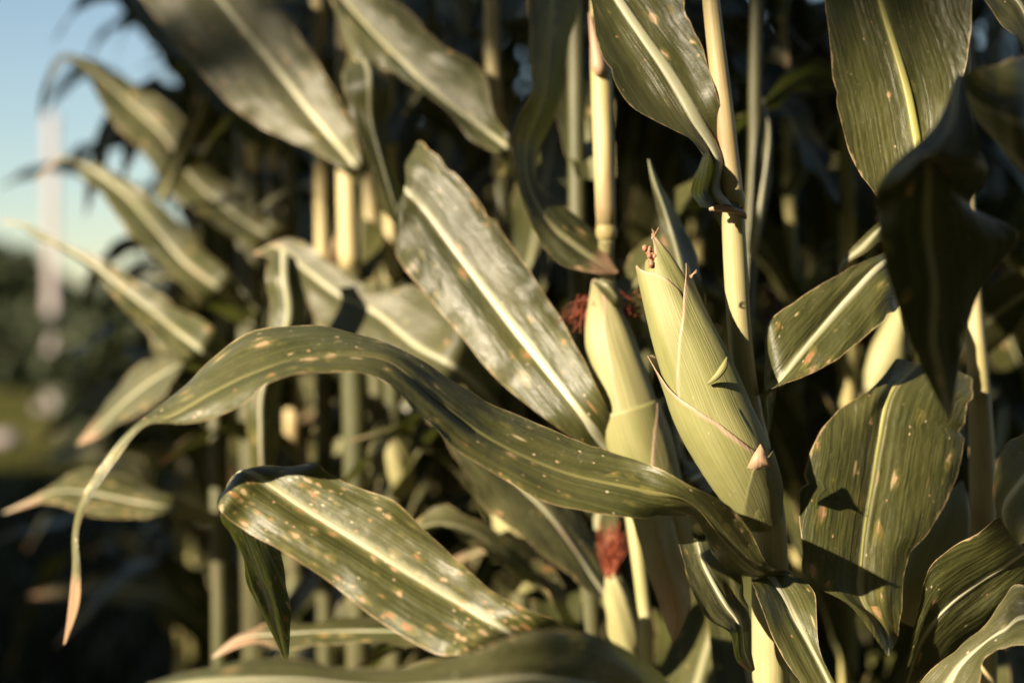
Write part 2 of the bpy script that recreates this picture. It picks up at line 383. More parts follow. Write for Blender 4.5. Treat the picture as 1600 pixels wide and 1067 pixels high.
# ------------------------------------------------------------------ trees (far tree line, and unseen trees added for their shade)
def tree(x, y, h, w, label, seed, cat='tree', group=None, leafn=2600, leaf=.16, trunk=.3, broad=False, shade_bough=None):
    r = np.random.default_rng(seed)
    t = thing(cat.replace(' ', '_'), (x, y, 0), label, cat, group)
    link('trunk', tube('trunk', [(0, 0, -.1), (.05, 0, h * .3), (-.05, .06, h * .62), (0, 0, h * .85)], [h * .022, h * .018, h * .012, h * .005], MAT['bark'], K=9), t)
    for k in range(5):
        a = r.uniform(0, 6.28); z0 = h * max(r.uniform(.3, .6), trunk + .06)
        link('limb', tube('limb', [(0, 0, z0), (w * .25 * math.cos(a), w * .25 * math.sin(a), z0 + h * .12), (w * .42 * math.cos(a), w * .42 * math.sin(a), z0 + h * .26)], [h * .014, h * .009, h * .003], MAT['bark'], K=6), t)
    # crown: leaf faces gathered in uneven clumps
    nc = 90 if broad else 34; C = []; 
    for k in range(nc):
        if broad:
            a = r.uniform(0, 6.28); q = math.sqrt(r.uniform(0, 1)); zz = r.uniform(0, 1) ** 1.3
            q *= 1 - .45 * zz ** 3
            C.append((math.cos(a) * w * .5 * q, math.sin(a) * w * .5 * q, h * (trunk + (1 - trunk) * zz))); continue
        d = r.normal(size=3); d /= np.linalg.norm(d); q = r.uniform(.35, 1.0) ** .6
        C.append((d[0] * w * .5 * q, d[1] * w * .5 * q, h * (trunk + (1 - trunk) * .5) + d[2] * h * (1 - trunk) * .48 * q))
    C = np.array(C); idx = r.integers(0, nc, leafn)
    c = C[idx] + r.normal(size=(leafn, 3)) * np.array((w * .09, w * .09, h * .05))
    c[:, 2] = np.maximum(c[:, 2], h * trunk + r.uniform(0, .5, leafn))
    A = unit(r.normal(size=(leafn, 3))); B = unit(np.cross(A, r.normal(size=(leafn, 3))))
    sz = leaf * r.uniform(.6, 1.4, (leafn, 1))
    V = np.stack([c - A * sz, c + B * sz * .5, c + A * sz, c - B * sz * .5], 1).reshape(-1, 3)
    F = np.arange(leafn * 4).reshape(-1, 4)
    link('crown', mesh_from('crown', V, F, MAT['tree_leaf'], sm=False), t)
    if shade_bough is not None:       # added limb and leaf clump, unseen, placed to keep sun off the curled leaf
        q = np.array(shade_bough) - np.array((x, y, 0)); zt = min(q[2] + 1.2, h * .7)
        link('limb', tube('limb', [(0, 0, zt), tuple(q * .5 + np.array((0, 0, zt * .5 + .25))), tuple(q + np.array((0, 0, .05)))], [.06, .035, .008], MAT['bark'], K=7), t)
        n = 420; c = q + r.normal(size=(n, 3)) * np.array((.075, .075, .05)) + r.uniform(-.5, .5, (n, 1)) * np.array((.25, .25, .02))
        A = unit(r.normal(size=(n, 3))); B = unit(np.cross(A, r.normal(size=(n, 3)))); sz = .05 * r.uniform(.7, 1.3, (n, 1))
        V = np.stack([c - A * sz, c + B * sz * .5, c + A * sz, c - B * sz * .5], 1).reshape(-1, 3)
        link('shade_clump', mesh_from('shade_clump', V, np.arange(n * 4).reshape(-1, 4), MAT['tree_leaf'], sm=False), t)
    return t

far = [(-31, 84, 6.4, 9), (-28.6, 79, 5.6, 7), (-25.5, 78, 4.3, 8), (-21.5, 88, 4.6, 9), (-36, 92, 7.5, 11)]
for i, (x, y, h, w) in enumerate(far):
    tree(x, y, h, w, 'dark blurred tree in the distant tree line under the open sky', 40 + i, group='trees in the far tree line', leafn=3000, leaf=.6, trunk=.02)

# trees outside the frame: some inferred from shade, others added to cut sky light
SA = unit(np.array((TO_SUN.x, TO_SUN.y))); SB = np.array((SA[1], -SA[0])); SB = SB if SB[1] > 0 else -SB
TAN = TO_SUN.z / math.hypot(TO_SUN.x, TO_SUN.y)
BT = 2.8; SHADE_BOUGH = (SA[0] * BT + SB[0] * .63, SA[1] * BT + SB[1] * .63, 1.69 + BT * TAN)  # spot on the sun ray where the added clump shades the curled leaf
CUT = 2.07          # crown bottoms set this high, measured back at the corn, to shape the low sun
for i, (b_, T_, h, w, low) in enumerate(((-1.7, 8.6, 11.0, 5.6, CUT), (2.9, 8.2, 11.0, 5.4, CUT), (0.0, 12.0, 13.5, 6.0, CUT), (6.6, 9.0, 8.5, 5.2, -3.4), (10.8, 9.5, 9.0, 5.6, -3.6),
        (-6.2, 7.0, 11.0, 6.0, -1.8), (-10.5, 4.0, 11.0, 6.5, -.5), (-4.0, 12.0, 13.0, 6.5, -2.5), (-13, -2.0, 11.0, 6.5, 1.5), (3.2, 13.0, 14.0, 6.5, 2.5),
        (-2.4, 3.4, 9.5, 6.4, 2.9), (-6.5, 1.0, 9.5, 6.5, 1.0))):
    q = SA * T_ + SB * b_
    z0 = max(.5, low + (T_ + w * .5) * TAN)
    tree(q[0], q[1], h, w, 'unseen broad tree outside the frame, put in for the shade it casts', 60 + i, group='unseen trees put in for shade', leafn=16000, leaf=.17, trunk=z0 / h, broad=True, shade_bough=SHADE_BOUGH if i == 10 else None)

for i, (px_, d_, h_, w_) in enumerate(((190, 15, 1.5, 2.0), (30, 34, 2.0, 2.6), (270, 19, 2.0, 2.6), (140, 40, 2.6, 3.6))):
    tree((px_ - 800) / FPX * d_, d_, h_, w_, ('low dark bush on the grass just past the end of the corn', 'small dark bush on the grass at the left edge of the lawn', 'rounded dark bush behind the end of the corn rows', 'wide dark bush on the far lawn beyond the post')[i], 80 + i, cat='bush', leafn=2600, leaf=.12, trunk=.04)

# the white post beyond the end of the field, far out of focus
pd = 26.0
px = (80 - 800) / FPX * pd
pt = thing('post', (px, pd, 0), 'tall pale painted post standing on the grass beyond the corn rows', 'post')
def box(name, x0, x1, y0, y1, z0, z1, mat, parent, bev=.012):
    b = bev; V = []; F = []
    for z, k in ((z0, b), (z0 + b, 0), (z1 - b, 0), (z1, b)):
        V += [(x0 + k, y0, z), (x1 - k, y0, z), (x1, y0 + b, z), (x1, y1 - b, z), (x1 - k, y1, z), (x0 + k, y1, z), (x0, y1 - b, z), (x0, y0 + b, z)]
    for i in range(3):
        for k in range(8): F.append((i * 8 + k, i * 8 + (k + 1) % 8, (i + 1) * 8 + (k + 1) % 8, (i + 1) * 8 + k))
    F += [tuple(range(8))[::-1], tuple(range(24, 32))]
    return link(name, mesh_from(name, V, F, mat, sm=False), parent)
box('shaft', -.08, .08, -.08, .08, .12, 5.3, MAT['post'], pt)
box('band', -.092, .092, -.092, .092, 1.42, 1.76, MAT['band'], pt)  # dark box round the shaft, for a dark gap across the post
box('footing', -.24, .24, -.24, .24, -.05, .12, MAT['stone'], pt)
box('cap', -.11, .11, -.11, .11, 5.3, 5.38, MAT['post'], pt)

def stone(x, y, sx, sy, sz, label, seed):
    r = np.random.default_rng(seed); n, m = 9, 14; V = []; F = []
    for i in range(n):
        th = math.pi * i / (n - 1)
        for k in range(m):
            a = 2 * math.pi * k / m; q = 1 + .12 * math.sin(3 * a + seed) + r.normal(0, .03)
            V.append((sx * math.sin(th) * math.cos(a) * q, sy * math.sin(th) * math.sin(a) * q, sz * .8 + sz * math.cos(th)))
    for i in range(n - 1):
        for k in range(m): F.append((i * m + k, i * m + (k + 1) % m, (i + 1) * m + (k + 1) % m, (i + 1) * m + k))
    o = link('stone', mesh_from('stone', V, F, MAT['stone'])); o.location = (x, y, 0); o['label'] = label; o['category'] = 'stone'
    return o
stone((118 - 800) / FPX * 19, 19, .30, .22, .09, 'low pale pinkish stone lying on the grass near the post', 3)
stone((10 - 800) / FPX * 17, 17, .20, .18, .10, 'small white stone on the grass at the left edge', 5)

# ------------------------------------------------------------------ corn plants: kit
def build_leaf(plant, base, rows, mat='leaf', label=None, flat=1.0, face=None, **kw):
    """rows: (L, M, R) points as (px, py, distance), from the leaf's base to its tip"""
    rows = [((a[0], a[1], m[2] + (a[2] - m[2]) * flat), m, (b[0], b[1], m[2] + (b[2] - m[2]) * flat)) for a, m, b in rows]
    if face:        # lay the rows i0..i1 of the blade in a plane facing n, edges lifted a little towards the viewer
        (nx, ny, nz), i0, i1, cup = face
        mx, my, md = rows[i0][1]; ref = P(mx, my, md); sh = 0.0; new = []
        def pl(x, y):
            dx = (x - 800) / FPX * md - ref[0]; dz = H - (y - 533.5) / FPX * md - ref[2]
            return md - (nx * dx + nz * dz) / ny
        for i, (a, m, b) in enumerate(rows):
            if i < i0: new.append((a, m, b)); continue
            if i <= i1:
                q = [(a[0], a[1], pl(a[0], a[1]) - cup), (m[0], m[1], pl(m[0], m[1])), (b[0], b[1], pl(b[0], b[1]) - cup)]
                sh = q[1][2] - m[2]
            else: q = [(c[0], c[1], c[2] + sh) for c in (a, m, b)]
            new.append(tuple(q))
        rows = new
    Ls = [P(*r[0]) for r in rows]; Ms = [P(*r[1]) for r in rows]; Rs = [P(*r[2]) for r in rows]
    me, rm = blade('leaf', Ls, Ms, Rs, MAT[mat], base=base, **kw)
    o = link('leaf', me, plant, label)
    if rm: link('midrib', rm, o)
    return o

def silk_mesh(pts_from, direction, n, length, spread, mat, base, seed, rad=.0005, curl=.02):
    r = np.random.default_rng(seed); V = []; F = []
    d = unit(np.array(direction, float))
    for k in range(n):
        p0 = np.array(pts_from) + r.normal(0, spread, 3)
        a = r.normal(0, curl, 3); b = r.normal(0, curl, 3); L = length * r.uniform(.5, 1.1)
        c = catmull([p0, p0 + d * L * .35 + a * .6, p0 + d * L * .7 + a + b * .5, p0 + d * L + a + b], 3)
        t = unit(np.gradient(c, axis=0)); e1 = unit(np.cross(t, (.3, .9, .2))); e2 = np.cross(t, e1); o = len(V)
        for i in range(len(c)):
            q = rad * (1 - .6 * i / len(c))
            for j in range(3):
                an = 2.094 * j; V.append(c[i] + e1[i] * q * math.cos(an) + e2[i] * q * math.sin(an) - np.array(base))
        for i in range(len(c) - 1):
            for j in range(3): F.append((o + i * 3 + j, o + i * 3 + (j + 1) % 3, o + (i + 1) * 3 + (j + 1) % 3, o + (i + 1) * 3 + j))
    return mesh_from('silk', V, F, mat)

class Ear:
    """a husked ear along an axis; husks are shells wrapped round it over given angle ranges"""
    def __init__(s, plant, base, axis, widths, label=None):
        s.plant, s.base = plant, np.asarray(base)
        s.axis = catmull([P(*a) for a in axis], 10)
        ds = np.array([a[2] for a in axis]); n = len(s.axis)
        s.r = catmull(np.array([[w / 2 / FPX * d] for w, d in zip(widths, ds)]), 10)[:, 0]
        s.t = np.linspace(0, 1, n)
        tan = unit(np.gradient(s.axis, axis=0))
        cam_dir = np.array((0, -1.0, 0))
        s.e1 = unit(np.cross(cam_dir, -tan))        # to one side in the picture
        if s.e1[n // 2][0] < 0: s.e1 = -s.e1          # towards picture right
        s.e2 = unit(np.cross(tan, s.e1)); 
        if s.e2[n // 2][1] > 0: s.e2 = -s.e2
        s.len = float(np.linalg.norm(np.diff(s.axis, axis=0), axis=1).sum())
        s.o = bpy.data.objects.new('ear', None); COL.objects.link(s.o); s.o.parent = plant
        if label: s.o['label'] = label
    def at(s, t, th, off=0.0):
        i = np.clip(t, 0, 1)
        ax = np.stack([np.interp(i, s.t, s.axis[:, k]) for k in range(3)], -1)
        e1 = np.stack([np.interp(i, s.t, s.e1[:, k]) for k in range(3)], -1); e2 = np.stack([np.interp(i, s.t, s.e2[:, k]) for k in range(3)], -1)
        r = np.interp(i, s.t, s.r) + off
        return ax - e1 * (r * np.cos(th))[..., None] + e2 * (r * np.sin(th))[..., None] * .96
    def husk(s, table, off, mat='husk', n=44, m=30, seed=0, lift=.0, flare=0.0, ripple=1.0, name='husk', pink=.12, pink_top=.0, label=None):
        """table rows (t, angle_from, angle_to) degrees; 0 = left, 90 = towards the camera, 180 = right; t from 0 at the base"""
        r = np.random.default_rng(seed)
        tt = np.linspace(table[0][0], table[-1][0], n)
        ta = [q[0] for q in table]; A = np.interp(tt, ta, [q[1] for q in table]); B = np.interp(tt, ta, [q[2] for q in table])
        J = np.linspace(0, 1, m)
        T = np.repeat(tt[:, None], m, 1); TH = np.radians(A[:, None] + (B - A)[:, None] * J[None])
        f = (T - tt[0]) / (tt[-1] - tt[0])
        edge = np.minimum(J, 1 - J)[None] * np.radians(np.abs(B - A))[:, None] * 0.022     # metres from a husk edge
        O = off + ripple * 0.00022 * np.sin(TH * 92 + 2 * np.sin(T * 5 + seed)) * np.clip(1.1 - f, 0, 1) + 0.0005 * np.sin(TH * 7 + T * 9 + seed) + .0004 * np.sin(T * 23 + seed + TH * 2)
        O = O + .6 * lift * np.clip(1 - edge / .006, 0, 1) * np.clip(f * 3, 0, 1)
        O = O + flare * np.clip((f - .78) / .22, 0, 1) ** 2
        V = s.at(T, TH, O).reshape(-1, 3) - s.base
        F = [(i * m + j, i * m + j + 1, (i + 1) * m + j + 1, (i + 1) * m + j) for i in range(n - 1) for j in range(m - 1)]
        U = np.stack([T * s.len, TH * .022], -1).reshape(-1, 2); W = np.stack([f, np.repeat(J[None], n, 0)], -1).reshape(-1, 2)
        D = (np.clip(1 - edge / .0075, 0, 1) ** 1.5 * (.55 + pink) * np.clip(f * 2, .0, 1) + np.clip((f - .8) / .2, 0, 1) * pink_top).ravel()
        o = link(name, mesh_from('husk', V, F, MAT[mat], U, W, D), s.o, label)
        sm = o.modifiers.new('thickness', 'SOLIDIFY'); sm.thickness = .0006; sm.offset = -1
        return o

# ------------------------------------------------------------------ background corn: a few kinds of plant, copied along the rows
ROW0 = np.array((.23, 1.47)); RD = unit(np.array((-.41, .912))); RP = np.array((RD[1], -RD[0]))     # row direction, and deeper into the field

def proc_leaf(r, z, az, length, width, lift, mat, hang, twist=0.0, tipdry=.9, x0=(0, 0)):
    n = 10; out = np.array((math.cos(az), math.sin(az), 0)); side0 = np.array((-math.sin(az), math.cos(az), 0))
    el = math.radians(lift); p = np.array((x0[0], x0[1], z)); L = []; M = []; R = []
    crook = r.uniform(.35, .7); sway = r.uniform(-.5, .5)
    for i in range(n):
        f = i / (n - 1)
        w = width * (.55 + .45 * min(1, f * 4)) * (1 - max(0, (f - .3) / .7) ** 1.9) * .5 + .001
        e = el - hang * (1 / (1 + math.exp(-(f - crook) * 11))) - .25 * f
        d = out * math.cos(e) + np.array((0, 0, math.sin(e))) + side0 * sway * f * .5; d = unit(d)
        a = twist * f; nrm = unit(np.cross(side0, d)); nrm = nrm if nrm[2] > -2 else -nrm
        side = unit(side0 * math.cos(a) + nrm * math.sin(a))
        up = unit(np.cross(d, side)); v = .22 * w
        M.append(p.copy()); L.append(p + side * w + up * v * (1 - f)); R.append(p - side * w + up * v * (1 - f))
        p = p + d * length / (n - 1)
    return blade('leaf', L, M, R, MAT[mat], seg=3, half=3, arch=.08, ruffle=.007, seed=int(r.integers(1e6)), dry=[(0, 0), (.72, 0), (.95, tipdry * .6), (1, tipdry)], rib=False)

def proto_plant(seed):
    r = np.random.default_rng(seed)
    t = bpy.data.objects.new('corn_plant', None); COL.objects.link(t); t.empty_display_size = .1
    h = r.uniform(2.15, 2.5); lean = r.uniform(-.05, .05, 2)
    zs = np.linspace(0, h, 9)
    pts = [(lean[0] * (z / h) ** 2, lean[1] * (z / h) ** 2, z - .03) for z in zs]
    link('stalk', tube('stalk', pts, [.015, .0145, .014, .013, .0125, .011, .009, .006, .003], MAT['stalk_far'], seg=3, K=10), t)
    az0 = r.uniform(0, 6.28)
    k = 0; z = .28
    while z < h - .12:
        f = z / h; c = (lean[0] * f * f, lean[1] * f * f)
        az = az0 + k * math.pi + r.normal(0, .35)
        rr = .0145 - .006 * f
        ln = r.uniform(.6, .9) * (1.0 if f < .7 else .75); wd = r.uniform(.085, .12) * (1 if f < .75 else .7)
        me, rm = proc_leaf(r, z, az, ln, wd, r.uniform(50, 74), ['leaf_back', 'leaf_shaded', 'leaf_shaded', 'leaf_back'][r.integers(4)], r.uniform(.9, 2.4), r.normal(0, .7), x0=c)
        o = link('leaf', me, t)
        k += 1; z += r.uniform(.13, .18)
    for q in range(1 + int(r.random() < .5)):       # an ear or two
        z = r.uniform(.85, 1.25); az = az0 + q * math.pi + r.normal(0, .4)
        d = unit(np.array((math.cos(az) * .38, math.sin(az) * .38, .93))); p0 = np.array((math.cos(az) * .015, math.sin(az) * .015, z))
        L = r.uniform(.2, .27)
        e = tube('ear', [p0, p0 + d * L * .2, p0 + d * L * .5, p0 + d * L * .8, p0 + d * L], [.012, .024, .028, .020, .006], MAT['husk_light'], seg=4, K=14)
        eo = link('ear', e, t)
        link('silk', silk_mesh(p0 + d * L * .98, d * .5 + np.array((0, 0, -.4)) + r.normal(0, .2, 3), 26, .07, .005, MAT['silk'], (0, 0, 0), int(r.integers(1e6)), rad=.0011, curl=.014), eo)
    # tassel
    tv = []
    for q in range(7):
        a = r.uniform(0, 6.28); b = .14 if q else 0.0
        c0 = np.array((lean[0], lean[1], h - .06)); tv.append(tube('tassel', [c0, c0 + np.array((math.cos(a) * b * .4, math.sin(a) * b * .4, .12)), c0 + np.array((math.cos(a) * b, math.sin(a) * b, .22 + .06 * (q == 0)))], [.0025, .003, .001], MAT['stalk_far'], seg=2, K=5))
    V = []; F = []
    for me in tv:
        o = len(V); V += [tuple(v.co) for v in me.vertices]; F += [tuple(o + i for i in p.vertices) for p in me.polygons]
    uvz = np.zeros((len(V), 2)); link('tassel', mesh_from('tassel', V, F, MAT['stalk_far'], uvz, uvz, np.zeros(len(V))), t)
    return t

protos = [proto_plant(100 + i) for i in range(7)]
used = set()
LAB_BG = 'blurred corn plant standing among the shaded rows behind the front row'
LAB_SIDE = 'corn plant in the rows that run on past the near plants on the right'
LAB_EDGE = 'dark corn plant at the far end of the field edge against the sky'
def copy_plant(src, loc, rz, sc, label, group):
    i = protos.index(src)
    if i not in used:
        used.add(i); r = src
    else:
        r = src.copy(); COL.objects.link(r)
        for ch in src.children:
            c = ch.copy(); COL.objects.link(c); c.parent = r
            for g in ch.children:
                d = g.copy(); COL.objects.link(d); d.parent = c
    r.location = loc; r.rotation_euler = (0, 0, rz); r.scale = (sc, sc, sc)
    r['label'] = label; r['category'] = 'corn plant'; r['group'] = group
    return r

spots = []
for k in range(0, 7):
    s = -1.2
    while s < 5.0:
        s += .18 + rng.normal(0, .02)
        p = ROW0 + RD * s + RP * (.52 * k) + rng.normal(0, .03, 2)
        d = p[1]; X = p[0] / d * FPX + 800
        if d < 1.9 or X < 85 + 760 / d or X > 1600 + 260 / d or (k == 0 and d < 3.3): continue
        if k == 1 and d < 2.05: continue
        spots.append((p, k, d, X))
for k in (1.25, 2.0, 2.75):          # the rows go on past the camera on its right, outside the frame
    for s in np.arange(-4.2, -.45, .22):
        p = ROW0 + RD * s + RP * (.52 * k) + rng.normal(0, .03, 2)
        if p[1] > .2 and p[0] - .75 < .42 * p[1]: continue
        if p[0] < .8: continue
        spots.append((p, k, 9.0, 2000))
ORD = ('front', 'second', 'third', 'fourth', 'fifth', 'sixth', 'seventh')
def where(X):
    for lim, t in ((330, 'at the far end of the field'), (520, 'behind the narrow leaves on the left'), (720, 'behind the thick bright stalk'), (900, 'behind the broad glossy leaf'),
                   (1020, 'behind the slim ear'), (1190, 'behind the split ear and its stalk'), (1380, 'in the dark gap beside the split ear'), (1600, 'behind the dark curled leaf')):
        if X < lim: return t
    return 'past the near plants on the right'
for i, (p, k, d, X) in enumerate(spots):
    edge = X < 330 and d > 3.2; beside = X > 1900
    copy_plant(protos[i % len(protos)], (p[0], p[1], 0), rng.uniform(0, 6.28), rng.uniform(.92, 1.08),
               LAB_SIDE if beside else LAB_EDGE if edge else 'blurred corn plant in the %s row, %s' % (ORD[int(k)], where(X)), 'corn plants in the rows beside the camera' if beside else 'corn plants at the far end of the field edge' if edge else 'corn plants in the rows behind')
print('background plants', len(spots))

# ------------------------------------------------------------------ hero plants
def plant(px, d, label):
    b = P(px, 533, d); b[2] = 0.0
    return thing('corn_plant', tuple(b), label, 'corn plant'), b

def stalk_path(pts, base, top_px=-900):
    "picture points (px, py, d, width) of a stalk, carried on down to the ground"
    q = [P(x, y, d) for x, y, d, w in pts]; r = [w / 2 / FPX * d for x, y, d, w in pts]
    foot = np.array((base[0], base[1], -.03))
    return [*q, (q[-1] + foot) / 2, foot], [*r, .0145, .016]

def filler(pl, base, seed, n, az0, az1, z0=.35, z1=2.2, k=1.0, mats=('leaf', 'leaf_few', 'leaf_shaded')):
    "the plant's other leaves, reaching back into the field"
    r = np.random.default_rng(seed)
    for i in range(n):
        z = z0 + (z1 - z0) * (i + r.uniform(.2, .8)) / n
        me, rm = proc_leaf(r, z, math.radians(r.uniform(az0, az1)), r.uniform(.6, .85) * k, r.uniform(.085, .115) * (.5 + .5 * k), r.uniform(40, 66), mats[r.integers(3)], r.uniform(.9, 2.0), r.normal(0, .5))
        link('leaf', me, pl)

def shaded_stalk(pl, base, path, cut, mat='stalk', seg=6):
    "bare pale stalk above, sheaths below coloured dark in place of shade"
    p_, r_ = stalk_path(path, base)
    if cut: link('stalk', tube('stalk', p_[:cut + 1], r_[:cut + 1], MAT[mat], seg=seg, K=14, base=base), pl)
    link('sheath', tube('sheath', p_[cut:], [q * 1.12 for q in r_[cut:]], MAT['sheath_shaded'], seg=seg, K=14, base=base), pl)

# --- plant A: the stalk and ear in focus
A, ab = plant(1215, 1.48, 'sharp corn plant with pale upright stalk and fat ear split open at its tip')
up = [(1085, -560, 1.49, 18), (1098, -160, 1.49, 24), (1111, 0, 1.485, 27), (1129, 160, 1.48, 31), (1146, 318, 1.475, 34)]
pts = [P(x, y, d) for x, y, d, w in up]; link('stalk', tube('stalk', pts, [w / 2 / FPX * d for x, y, d, w in up], MAT['stalk'], seg=8, K=20, base=ab), A)
def node_at(pl, base, x, y, d, w, tilt=0.1, mat='node'):
    r = w / 2 / FPX * d
    a = [P(x - 1.6 + tilt * 0, y - 16, d), P(x - .8, y - 6, d), P(x, y + 1, d), P(x + .8, y + 8, d)]
    link('node', tube('node', a, [r * .99, r * 1.13, r * 1.12, r * .95], MAT[mat], seg=5, K=20, base=base), pl)
node_at(A, ab, 1146, 316, 1.475, 34)
lo = [(1147, 326, 1.476, 30), (1146, 345, 1.477, 36), (1150, 430, 1.48, 37), (1157, 536, 1.485, 37), (1170, 640, 1.487, 40), (1188, 740, 1.487, 52), (1199, 820, 1.487, 58), (1203, 920, 1.487, 57), (1203, 1080, 1.487, 54)]
p_, r_ = stalk_path(lo, ab); link('sheath', tube('sheath', p_, r_, MAT['sheath'], seg=7, K=22, base=ab), A)
# collar of the upper leaf: torn pinkish sheath mouth
col = []
link('collar', tube('collar', [P(1108, 327, 1.45), P(1126, 325, 1.448), P(1146, 329, 1.452), P(1162, 334, 1.462), P(1166, 342, 1.476)], [.0018, .0042, .0036, .0026, .0008], MAT['collar'], seg=5, K=10, base=ab), A)
# the leaf at the top, seen from its pale-ribbed upper side
build_leaf(A, ab, [
    ((1118, 322, 1.45), (1136, 322, 1.446), (1156, 326, 1.46)),
    ((1090, 300, 1.425), (1118, 296, 1.462), (1146, 285, 1.49)),
    ((1098, 240, 1.42), (1122, 246, 1.466), (1148, 225, 1.50)),
    ((1053, 206, 1.415), (1083, 177, 1.47), (1120, 150, 1.51)),
    ((975, 152, 1.42), (1044, 112, 1.475), (1100, 82, 1.52)),
    ((934, 66, 1.44), (1004, 55, 1.49), (1076, 25, 1.53)),
    ((918, -20, 1.47), (955, -20, 1.51), (1035, -60, 1.55)),
    ((870, -130, 1.52), (890, -140, 1.55), (930, -150, 1.57)),
    ((830, -230, 1.58), (833, -235, 1.59), (836, -238, 1.6))], 'leaf', ribscale=1.4, seed=11, face=((.0, -.91, .42), 3, 7, 0.01), flat=0.7, ruffle=.0025, arch=.10)
# the wavy flap where that leaf's sheath opens
build_leaf(A, ab, [
    ((1100, 238, 1.42), (1104, 240, 1.425), (1108, 242, 1.43)),
    ((1086, 275, 1.40), (1094, 275, 1.42), (1104, 272, 1.44)),
    ((1080, 300, 1.41), (1090, 305, 1.43), (1102, 302, 1.45)),
    ((1094, 325, 1.43), (1106, 325, 1.44), (1118, 322, 1.45))], 'leaf_pale', seed=12, ruffle=.001, rib=False)
# the long arching leaf that crosses the picture to the left and hangs by its dry tip
build_leaf(A, ab, [
    ((1238, 892, 1.475), (1232, 898, 1.46), (1222, 906, 1.445)),
    ((1200, 880, 1.40), (1178, 888, 1.44), (1150, 894, 1.465)),
    ((1156, 808, 1.335), (1132, 845, 1.380), (1112, 866, 1.435)),
    ((1080, 756, 1.295), (1080, 785, 1.325), (1088, 811, 1.365)),
    ((995, 718, 1.325), (1000, 765, 1.315), (1000, 809, 1.302)),
    ((900, 688, 1.335), (885, 740, 1.308), (868, 789, 1.285)),
    ((800, 645, 1.335), (775, 690, 1.300), (748, 724, 1.275)),
    ((700, 590, 1.325), (680, 622, 1.285), (660, 655, 1.260)),
    ((610, 540, 1.315), (600, 562, 1.275), (590, 588, 1.250)),
    ((490, 506, 1.315), (480, 560, 1.265), (478, 583, 1.230)),
    ((390, 523, 1.305), (400, 582, 1.250), (420, 602, 1.215)),
    ((320, 572, 1.290), (335, 612, 1.240), (365, 637, 1.210)),
    ((258, 626, 1.260), (272, 648, 1.235), (292, 662, 1.215)),
    ((212, 662, 1.245), (219, 666, 1.235), (228, 666, 1.225)),
    ((172, 705, 1.240), (178, 710, 1.235), (186, 714, 1.230)),
    ((128, 775, 1.240), (133, 779, 1.236), (140, 782, 1.232)),
    ((113, 830, 1.240), (117, 831, 1.238), (122, 832, 1.236)),
    ((112, 890, 1.240), (118, 889, 1.235), (125, 890, 1.232)),
    ((107, 950, 1.240), (115, 945, 1.234), (124, 943, 1.230)),
    ((99, 1007, 1.240), (101, 1006, 1.239), (103, 1004, 1.238))], 'leaf_long', seed=13, ruffle=.0012, arch=.10, ribmat='midrib_green', ribscale=.6,
    dry=[(0, 0), (.55, 0), (.70, .12), (.80, .22), (.88, .12), (.93, .35), (.96, .9), (1, 1)], label='long arching leaf with a dry hanging tip')
# leaf bent over below the ear, at the bottom edge
build_leaf(A, ab, [
    ((1196, 930, 1.46), (1215, 925, 1.455), (1235, 930, 1.46)),
    ((1176, 906, 1.435), (1205, 903, 1.45), (1246, 900, 1.455)),
    ((1178, 920, 1.405), (1222, 930, 1.43), (1271, 922, 1.43)),
    ((1192, 962, 1.39), (1240, 966, 1.41), (1275, 965, 1.40)),
    ((1215, 1010, 1.38), (1264, 1005, 1.395), (1281, 1015, 1.38)),
    ((1252, 1070, 1.37), (1295, 1065, 1.38), (1304, 1066, 1.37)),
    ((1310, 1180, 1.36), (1340, 1170, 1.37), (1360, 1165, 1.36)),
    ((1360, 1290, 1.37), (1363, 1291, 1.37), (1366, 1290, 1.37))], 'leaf_few', seed=14, ruffle=.002)
# small greyish leaf in front of the stalk, bottom
build_leaf(A, ab, [
    ((1172, 1050, 1.44), (1176, 1048, 1.44), (1180, 1046, 1.44)),
    ((1149, 1030, 1.415), (1160, 1020, 1.43), (1172, 1005, 1.445)),
    ((1144, 992, 1.40), (1156, 975, 1.43), (1170, 965, 1.45)),
    ((1112, 970, 1.40), (1136, 945, 1.43), (1168, 930, 1.46)),
    ((1088, 936, 1.41), (1118, 915, 1.44), (1160, 895, 1.47)),
    ((1074, 894, 1.44), (1100, 880, 1.46), (1150, 868, 1.48)),
    ((1060, 850, 1.48), (1090, 846, 1.49), (1120, 842, 1.50))], 'leaf_pale', seed=15, ruffle=.002, dry=[(0, .9), (.12, .3), (.25, 0), (1, 0)])
# low near leaf at the bottom, out of focus, reaching left from a lower node
build_leaf(A, ab, [
    ((1190, 1300, 1.42), (1195, 1310, 1.41), (1200, 1325, 1.40)),
    ((1100, 1130, 1.30), (1090, 1180, 1.27), (1080, 1230, 1.24)),
    ((1005, 1030, 1.18), (985, 1095, 1.15), (960, 1160, 1.12)),
    ((870, 982, 1.10), (850, 1060, 1.08), (840, 1140, 1.05)),
    ((730, 1020, 1.07), (720, 1070, 1.04), (700, 1140, 1.02)),
    ((620, 1043, 1.07), (600, 1075, 1.03), (590, 1130, 1.00)),
    ((480, 1032, 1.08), (460, 1062, 1.03), (450, 1110, 1.00)),
    ((330, 1040, 1.08), (320, 1066, 1.05), (320, 1090, 1.02)),
    ((230, 1068, 1.09), (230, 1080, 1.08), (235, 1088, 1.07))], 'leaf', seed=16, ruffle=.002, arch=.05)
